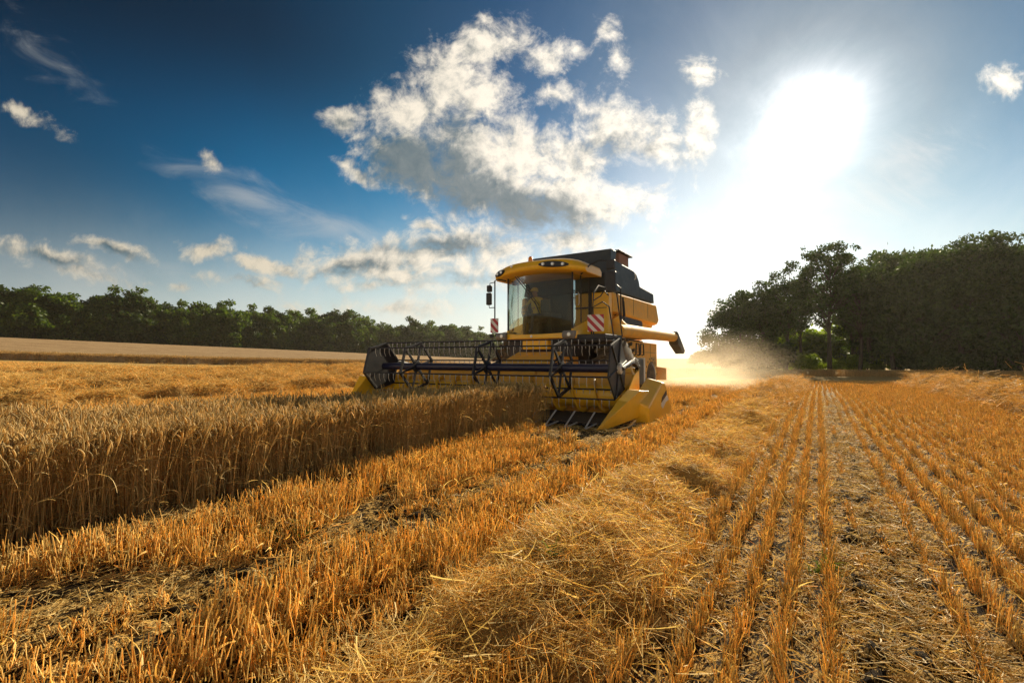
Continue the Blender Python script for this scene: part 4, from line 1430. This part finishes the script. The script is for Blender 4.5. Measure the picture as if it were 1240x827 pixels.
def build_cab():
    zs0, zs1 = 1.97, 3.60
    # plan of the glazing: bowed windscreen
    def bow(x): return -2.50 - .30 * abs(x / 1.02) ** 2.4
    n = 18
    xs = [1.02 - 2.04 * k / n for k in range(n + 1)]
    XO = .06       # cab sits a touch towards +x
    m = MB(); vs = []
    for x in xs:
        low = zs0 + .10 * abs(x / 1.02) ** 4
        vs.append((x + XO, bow(x) - .02, low)); vs.append((x * .99 + XO, bow(x) + .05, (low + zs1) / 2)); vs.append((x * .97 + XO, bow(x) - .02, zs1))
    fs = []
    for k in range(n):
        for j in (0, 1): fs.append((3 * k + j, 3 * k + 3 + j, 3 * k + 4 + j, 3 * k + 1 + j))
    m.add(vs, fs)
    ws = m.build('windscreen', M['glass'], combine, smooth_sh=True)
    m = MB()
    m.tube([(.62, -2.46, 3.58), (.30, -2.40, 3.25), (-.12, -2.36, 2.72)], .014, 6)
    m.tube([(.55, -2.46, 3.58), (.22, -2.40, 3.25), (-.20, -2.36, 2.72)], .012, 6)
    m.tube([(-.05, -2.38, 2.85), (-.22, -2.385, 2.45)], .016, 6)
    m.build('wiper', M['black'], ws)
    # side windows (doors)
    for sx in (-1, 1):
        m = MB(); x = sx * 1.03 + XO
        m.add([(x, -2.84, 2.12), (x, -3.88, 2.45), (x, -3.88, 3.58), (x * .985, -2.84, 3.60)], [(0, 1, 2, 3)])
        dr = m.build('door_window', M['glass'], combine)
        m = MB()
        m.prism_x([(-2.78, 1.95), (-2.78, 2.10), (-3.90, 2.44), (-3.95, 1.95)], x - .03, x + .03)
        m.build('door_panel', M['yellow'], combine, bevel=.01)
        m = MB()
        for (y0, z0, y1, z1) in ((-2.81, 2.0, -2.81, 3.62), (-3.92, 2.2, -3.92, 3.62), (-3.35, 2.28, -3.35, 3.6)):
            m.tube([(x, y0, z0), (x, y1, z1)], .03 if y0 != -3.35 else .018, 6)
        m.build('cab_pillars', M['black'], combine)
        m = MB(); m.tube([(x + sx * .03, -3.1, 2.75), (x + sx * .06, -3.1, 2.8), (x + sx * .06, -3.1, 3.05), (x + sx * .03, -3.1, 3.1)], .012, 6)
        m.build('door_handle', M['steel'], dr)
    # floor and interior
    m = MB(); m.box(-.95, 1.05, -3.95, -2.75, 1.90, 1.965)
    m.build('cab_floor', M['dark_int'], combine)
    m = MB(); m.box(.12 + .18, .62 + .18, -3.75, -3.30, 2.35, 2.47); m.prism_x([(-3.72, 2.47), (-3.60, 2.47), (-3.70, 3.12), (-3.82, 3.12)], .30, .80)
    m.box(.42, .68, -3.66, -3.42, 1.965, 2.35)
    m.build('seat', M['seat_int'], combine, bevel=.04)
    m = MB(); m.box(-.25, .22, -3.6, -2.95, 2.45, 2.58); m.box(-.2, .1, -3.05, -2.95, 2.58, 2.95); m.box(-.1, .0, -3.4, -3.2, 1.965, 2.45)
    m.box(-.85, -.35, -3.7, -3.3, 2.25, 2.35); m.prism_x([(-3.7, 2.35), (-3.6, 2.35), (-3.72, 2.95), (-3.8, 2.95)], -.82, -.38)
    m.build('armrest_console', M['dark_int'], combine, bevel=.02)
    m = MB(); m.tube([(.55, -2.80, 1.965), (.55, -2.95, 2.60)], .04, 8)
    ring = [(.55 + .19 * math.cos(a), -2.97 + .06 * math.sin(a), 2.64 + .17 * math.sin(a)) for a in [2 * math.pi * k / 20 for k in range(21)]]
    m.tube(ring, .014, 6, cap=False); m.tube([(.36, -2.97, 2.64), (.74, -2.97, 2.64)], .012, 6)
    m.build('steering_wheel', M['dark_int'], combine, smooth_sh=True)
    # sill and bumper under the glass
    m = MB(); n = 16; prof = []
    xs2 = [1.28 - 2.46 * k / n for k in range(n + 1)]
    vs = []
    for x in xs2:
        y = -2.40 - .34 * abs(x / 1.25) ** 2.6
        c = abs(x / 1.25) ** 3
        vs += [(x, y, 1.84), (x, y, 1.955 + .09 * c), (x, y - .22, 1.965 + .12 * c), (x, y - .22, 1.80)]
    fs = []
    for k in range(n):
        for j in range(4): fs.append((4 * k + j, 4 * k + (j + 1) % 4, 4 * k + 4 + (j + 1) % 4, 4 * k + 4 + j))
    fs += [(0, 1, 2, 3), tuple(4 * n + j for j in (3, 2, 1, 0))]
    m.add(vs, fs)
    bp = m.build('front_sill', M['yellow'], combine, bevel=.015)
    for x in (1.14, -.98):
        hl = MB(); hl.prism_x([(-2.60, 1.82), (-2.50, 1.83), (-2.46, 1.93), (-2.52, 2.03), (-2.7, 2.03)], x - .17, x + .17)
        h = hl.build('headlight', M['grey'], combine, bevel=.03)
        ln = MB(); ln.tube([(x - .05, -2.49, 1.93), (x - .05, -2.445, 1.93)], .05, 14)
        ln.build('lens', M['lampglass'], h)
    m = MB(); m.tube([(.06, -2.415, 1.90), (.06, -2.375, 1.90)], .035, 14)
    m.build('badge', M['white'], combine)
    m = MB(); m.box(-.35, .45, -2.85, -2.55, 1.55, 1.80)
    m.build('step_plate', M['yellow'], combine, bevel=.03)
    # roof visor: lofted shell
    m = MB(); n = 24; vs = []; xs3 = [1.48 - 2.88 * k / n for k in range(n + 1)]
    ns = 8
    for x in xs3:
        q = abs((x - .04) / 1.44)
        yf = -2.28 - .42 * q ** 2.2
        zt = 3.985 - .19 * q ** 5; zb = 3.66 - .09 * q ** 2
        vs += [(x, yf - .10, zb), (x, yf - .02, zb + .05), (x, yf, zb + .13), (x, yf - .10, zt - .05), (x, yf - .24, zt), (x, -3.8 + .1 * q, zt + .01), (x, -4.02 + .2 * q, zt - .08), (x, -4.0 + .2 * q, zb)]
    fs = []
    for k in range(n):
        for j in range(ns): fs.append((ns * k + j, ns * k + (j + 1) % ns, ns * k + ns + (j + 1) % ns, ns * k + ns + j))
    fs += [tuple(range(ns)), tuple(ns * n + j for j in reversed(range(ns)))]
    m.add(vs, fs)
    rf = m.build('roof', M['yellow'], combine, smooth_sh=True, bevel=.02)
    def pod(cx, hw, lamps):
        m = MB(); k = 20
        def fy(x):
            q = abs((x - .04) / 1.44); return -2.28 - .42 * q ** 2.2, 3.66 - .09 * q ** 2
        pv = []
        for i in range(k):
            a = 2 * math.pi * i / k
            x = cx + hw * math.cos(a) * (1.0); z = math.sin(a) * .085
            yf, zb = fy(x)
            pv.append((x, yf + .015 - .02 * (z / .085), zb + .155 + z))
        c = len(pv); back = [(x, y - .06, z) for x, y, z in pv]
        m.add(pv + back, [tuple(range(k))] + [(i, (i + 1) % k, k + (i + 1) % k, k + i) for i in range(k)])
        p = m.build('light_pod', M['black'], rf)
        for x in lamps:
            yf, zb = fy(x); mm = MB(); mm.tube([(x, yf + .0, zb + .155), (x, yf + .04, zb + .155)], [.045, .040], 14)
            mm.build('work_light', M['lampglass'], combine, smooth_sh=True)
    pod(-.62, .40, (-.36, -.62, -.88)); pod(1.22, .24, (1.12, 1.32))
    m = MB(); m.tube([(.62, -2.27, 3.84), (.62, -2.235, 3.84)], .035, 12)
    m.build('roof_badge', M['white'], rf)
    # beacon
    m = MB(); m.tube([(.30, -2.75, 3.985), (.30, -2.75, 4.03)], .075, 16)
    bc = m.build('beacon', M['black'], combine)
    m = MB(); m.tube([(.30, -2.75, 4.03), (.30, -2.75, 4.13), (.30, -2.75, 4.17)], [.065, .06, .03], 16)
    m.build('amber_lens', M['amber'], bc, smooth_sh=True)
    # mirrors
    m = MB(); m.tube([(1.12, -2.75, 3.55), (1.32, -2.62, 3.60), (1.42, -2.60, 3.56), (1.42, -2.60, 2.30)], .02, 8)
    m.tube([(1.42, -2.60, 3.52), (1.58, -2.58, 3.50), (1.60, -2.58, 3.38)], .013, 6); m.tube([(1.42, -2.6, 2.78), (1.60, -2.58, 2.78), (1.62, -2.58, 2.9)], .013, 6)
    m.build('mirror_arm', M['black'], combine, smooth_sh=True)
    m = MB(); m.box(1.51, 1.67, -2.62, -2.52, 3.24, 3.44); m.box(1.52, 1.69, -2.62, -2.52, 2.86, 3.22)
    m.build('mirror', M['black'], combine, bevel=.03)
    m = MB(); m.tube([(-1.15, -2.95, 3.55), (-1.45, -2.85, 3.75), (-1.75, -2.8, 3.85), (-1.95, -2.75, 3.80)], .02, 8)
    m.tube([(-1.45, -4.2, 3.1), (-1.85, -2.85, 3.05), (-2.0, -2.8, 3.2)], .018, 8)
    m.build('mirror_arm', M['black'], combine, smooth_sh=True)
    m = MB(); m.box(-2.20, -1.93, -2.84, -2.72, 2.98, 3.52); m.box(-2.18, -1.95, -2.84, -2.72, 3.56, 3.82)
    m.build('mirror', M['black'], combine, bevel=.035)
    # warning boards
    m = MB(); m.box(1.28, 1.55, -2.585, -2.565, 2.05, 2.46)
    wb = m.build('warning_board', M['stripes'], combine)
    wb['label'] = 'red and white striped board left of the cab'
    m = MB(); m.box(1.30, 1.36, -2.57, -2.54, 1.90, 2.03); m.box(1.44, 1.56, -2.57, -2.54, 1.90, 2.0)
    m.build('tail_lamp', M['black'], wb)
    m = MB(); m.box(-1.93, -1.49, -2.63, -2.61, 1.99, 2.42)
    wb = m.build('warning_board', M['stripes'], combine)
    wb['label'] = 'red and white striped board right of the cab'
    # platform, rail and ladder
    m = MB(); m.box(-1.95, -1.06, -3.9, -2.68, 1.74, 1.93)
    m.build('platform', M['black'], combine, bevel=.02)
    m = MB()
    m.tube([(-1.10, -2.7, 2.62), (-1.60, -2.7, 2.62), (-1.62, -2.72, 3.0), (-1.55, -3.2, 3.25), (-1.45, -4.0, 3.3)], .018, 6)
    m.tube([(-1.62, -2.7, 1.9), (-1.60, -2.7, 2.62), (-1.85, -2.75, 2.75), (-2.02, -2.75, 2.62), (-2.14, -2.75, 1.85)], .018, 6)
    m.tube([(-1.95, -3.9, 1.9), (-1.80, -3.9, 3.1), (-1.70, -3.9, 3.25), (-1.6, -4.3, 3.3)], .018, 6)
    m.tube([(-1.62, -2.72, 2.8), (-1.8, -2.74, 2.9), (-1.9, -2.75, 3.05)], .016, 6)
    m.build('railing', M['black'], combine, smooth_sh=True)
    m = MB()
    m.tube([(-1.60, -4.95, 3.12), (-1.62, -5.0, 2.0)], .03, 8)
    m.tube([(-1.5, -4.35, 3.2), (-1.62, -4.4, 3.42), (-1.66, -4.6, 3.35), (-1.66, -4.62, 2.3), (-1.62, -4.6, 2.05)], .022, 8)
    m.tube([(-1.62, -4.98, 3.0), (-1.68, -4.9, 2.55), (-1.66, -4.65, 2.45)], .016, 6)
    m.build('hoses', M['black'], combine, smooth_sh=True)


build_header()
build_dividers()
build_body()
build_cab()


# ------------------------------------------------------------------ the driver, seated in the cab
def build_person():
    loc = combine.matrix_basis
    V = {'pelvis': (.55, -3.52, 2.55), 'waist': (.55, -3.54, 2.72), 'chest': (.55, -3.52, 2.95), 'neck': (.55, -3.48, 3.12), 'head0': (.56, -3.44, 3.20), 'head1': (.56, -3.42, 3.31),
         'shl': (.72, -3.50, 3.05), 'ell': (.82, -3.32, 2.84), 'hal': (.70, -3.02, 2.74), 'shr': (.38, -3.50, 3.05), 'elr': (.26, -3.34, 2.82), 'har': (.40, -3.02, 2.74),
         'hpl': (.65, -3.50, 2.53), 'knl': (.68, -3.08, 2.56), 'anl': (.68, -3.00, 2.14), 'ftl': (.68, -2.86, 2.02),
         'hpr': (.45, -3.50, 2.53), 'knr': (.42, -3.08, 2.56), 'anr': (.42, -3.00, 2.14), 'ftr': (.42, -2.86, 2.02)}
    rad = {'pelvis': .15, 'waist': .14, 'chest': .16, 'neck': .055, 'head0': .085, 'head1': .095, 'shl': .07, 'ell': .048, 'hal': .035, 'shr': .07, 'elr': .048, 'har': .035,
           'hpl': .09, 'knl': .065, 'anl': .045, 'ftl': .04, 'hpr': .09, 'knr': .065, 'anr': .045, 'ftr': .04}
    E = [('pelvis', 'waist'), ('waist', 'chest'), ('chest', 'neck'), ('neck', 'head0'), ('head0', 'head1'), ('chest', 'shl'), ('shl', 'ell'), ('ell', 'hal'), ('chest', 'shr'), ('shr', 'elr'), ('elr', 'har'),
         ('pelvis', 'hpl'), ('hpl', 'knl'), ('knl', 'anl'), ('anl', 'ftl'), ('pelvis', 'hpr'), ('hpr', 'knr'), ('knr', 'anr'), ('anr', 'ftr')]
    names = list(V)
    me = bpy.data.meshes.new('person')
    me.from_pydata([V[k] for k in names], [(names.index(a), names.index(b)) for a, b in E], [])
    o = link(bpy.data.objects.new('person', me))
    o.matrix_world = loc
    sk = o.modifiers.new('skin', 'SKIN')
    for k, nm in enumerate(names):
        me.skin_vertices[0].data[k].radius = (rad[nm], rad[nm] * .85)
    me.skin_vertices[0].data[0].use_root = True
    sb = o.modifiers.new('sub', 'SUBSURF'); sb.levels = 2; sb.render_levels = 2
    dg = bpy.context.evaluated_depsgraph_get()
    m2 = bpy.data.meshes.new_from_object(o.evaluated_get(dg))
    o.modifiers.clear(); o.data = m2
    for mt in (M['shirt'], M['jeans'], M['skin']): m2.materials.append(mt)
    for p in m2.polygons:
        c = p.center
        hand = c.y > -3.08 and c.z > 2.66
        p.material_index = 2 if (c.z > 3.12 or hand) else (1 if c.z < 2.62 else 0)
        p.use_smooth = True
    tag(o, 'driver in yellow shirt and cap seated at the wheel inside the combine cab', 'person')
    m = MB(); m.tube([(.56, -3.43, 3.28), (.56, -3.43, 3.36), (.56, -3.43, 3.40)], [.108, .10, .05], 16); m.prism_z([(.48, -3.36), (.64, -3.36), (.62, -3.24), (.50, -3.24)], 3.285, 3.30)
    cp = m.build('cap', M['shirt'], o, smooth_sh=True)
    m = MB(); m.tube([(.56, -3.325, 3.25), (.56, -3.30, 3.225)], [.012, .02], 8)
    m.build('nose', M['skin'], o, smooth_sh=True)


build_person()


# ------------------------------------------------------------------ dust behind the combine, and the air
def dust():
    def vmat(name, dens, col, aniso, noise=True):
        m = bpy.data.materials.new(name); m.use_nodes = True
        w = NT(m.node_tree)
        if noise:
            tc = w.n('ShaderNodeTexCoord').outputs['Object']
            n = w.noise(tc, 2.6, 5, .62, .6)
            sp = w.n('ShaderNodeSeparateXYZ', {0: tc})
            fall = w.maprange(w.m('ADD', w.v('LENGTH', tc), w.m('MULTIPLY', w.m('SUBTRACT', n, .5), .9)), .0, .92, 1.0, 0.0, True)
            low = w.maprange(sp.outputs[2], -.4, .8, 1.0, .25)
            dn = w.m('MULTIPLY', w.m('MULTIPLY', w.m('MULTIPLY', fall, low), w.maprange(n, .36, .60, 0.05, 1)), dens)
        else: dn = dens
        v = w.n('ShaderNodeVolumePrincipled', {'Color': (*col, 1), 'Density': dn, 'Anisotropy': aniso})
        w.n('ShaderNodeOutputMaterial', {1: v.outputs[0]})
        return m
    bm = bmesh.new(); bmesh.ops.create_icosphere(bm, subdivisions=3, radius=1.0)
    me = bpy.data.meshes.new('dust_cloud'); bm.to_mesh(me); bm.free()
    me.materials.append(vmat('field_dust', .30, (1.0, .84, .62), .55))
    o = link(bpy.data.objects.new('dust_cloud', me))
    q = combine.matrix_basis @ Vector((-.9, -15.0, .45))
    o.location = q; o.rotation_euler = combine.rotation_euler; o.scale = (6.2, 8.5, 3.0)
    tag(o, 'pale golden dust cloud thrown up behind the combine', 'dust', kind='stuff')
    m = MB(); m.box(-320, 260, -12, 420, -6, 42)
    h = m.build('haze', vmat('haze_air', .00016, (1.0, .93, .80), .5, False))
    tag(h, kind='stuff')


dust()
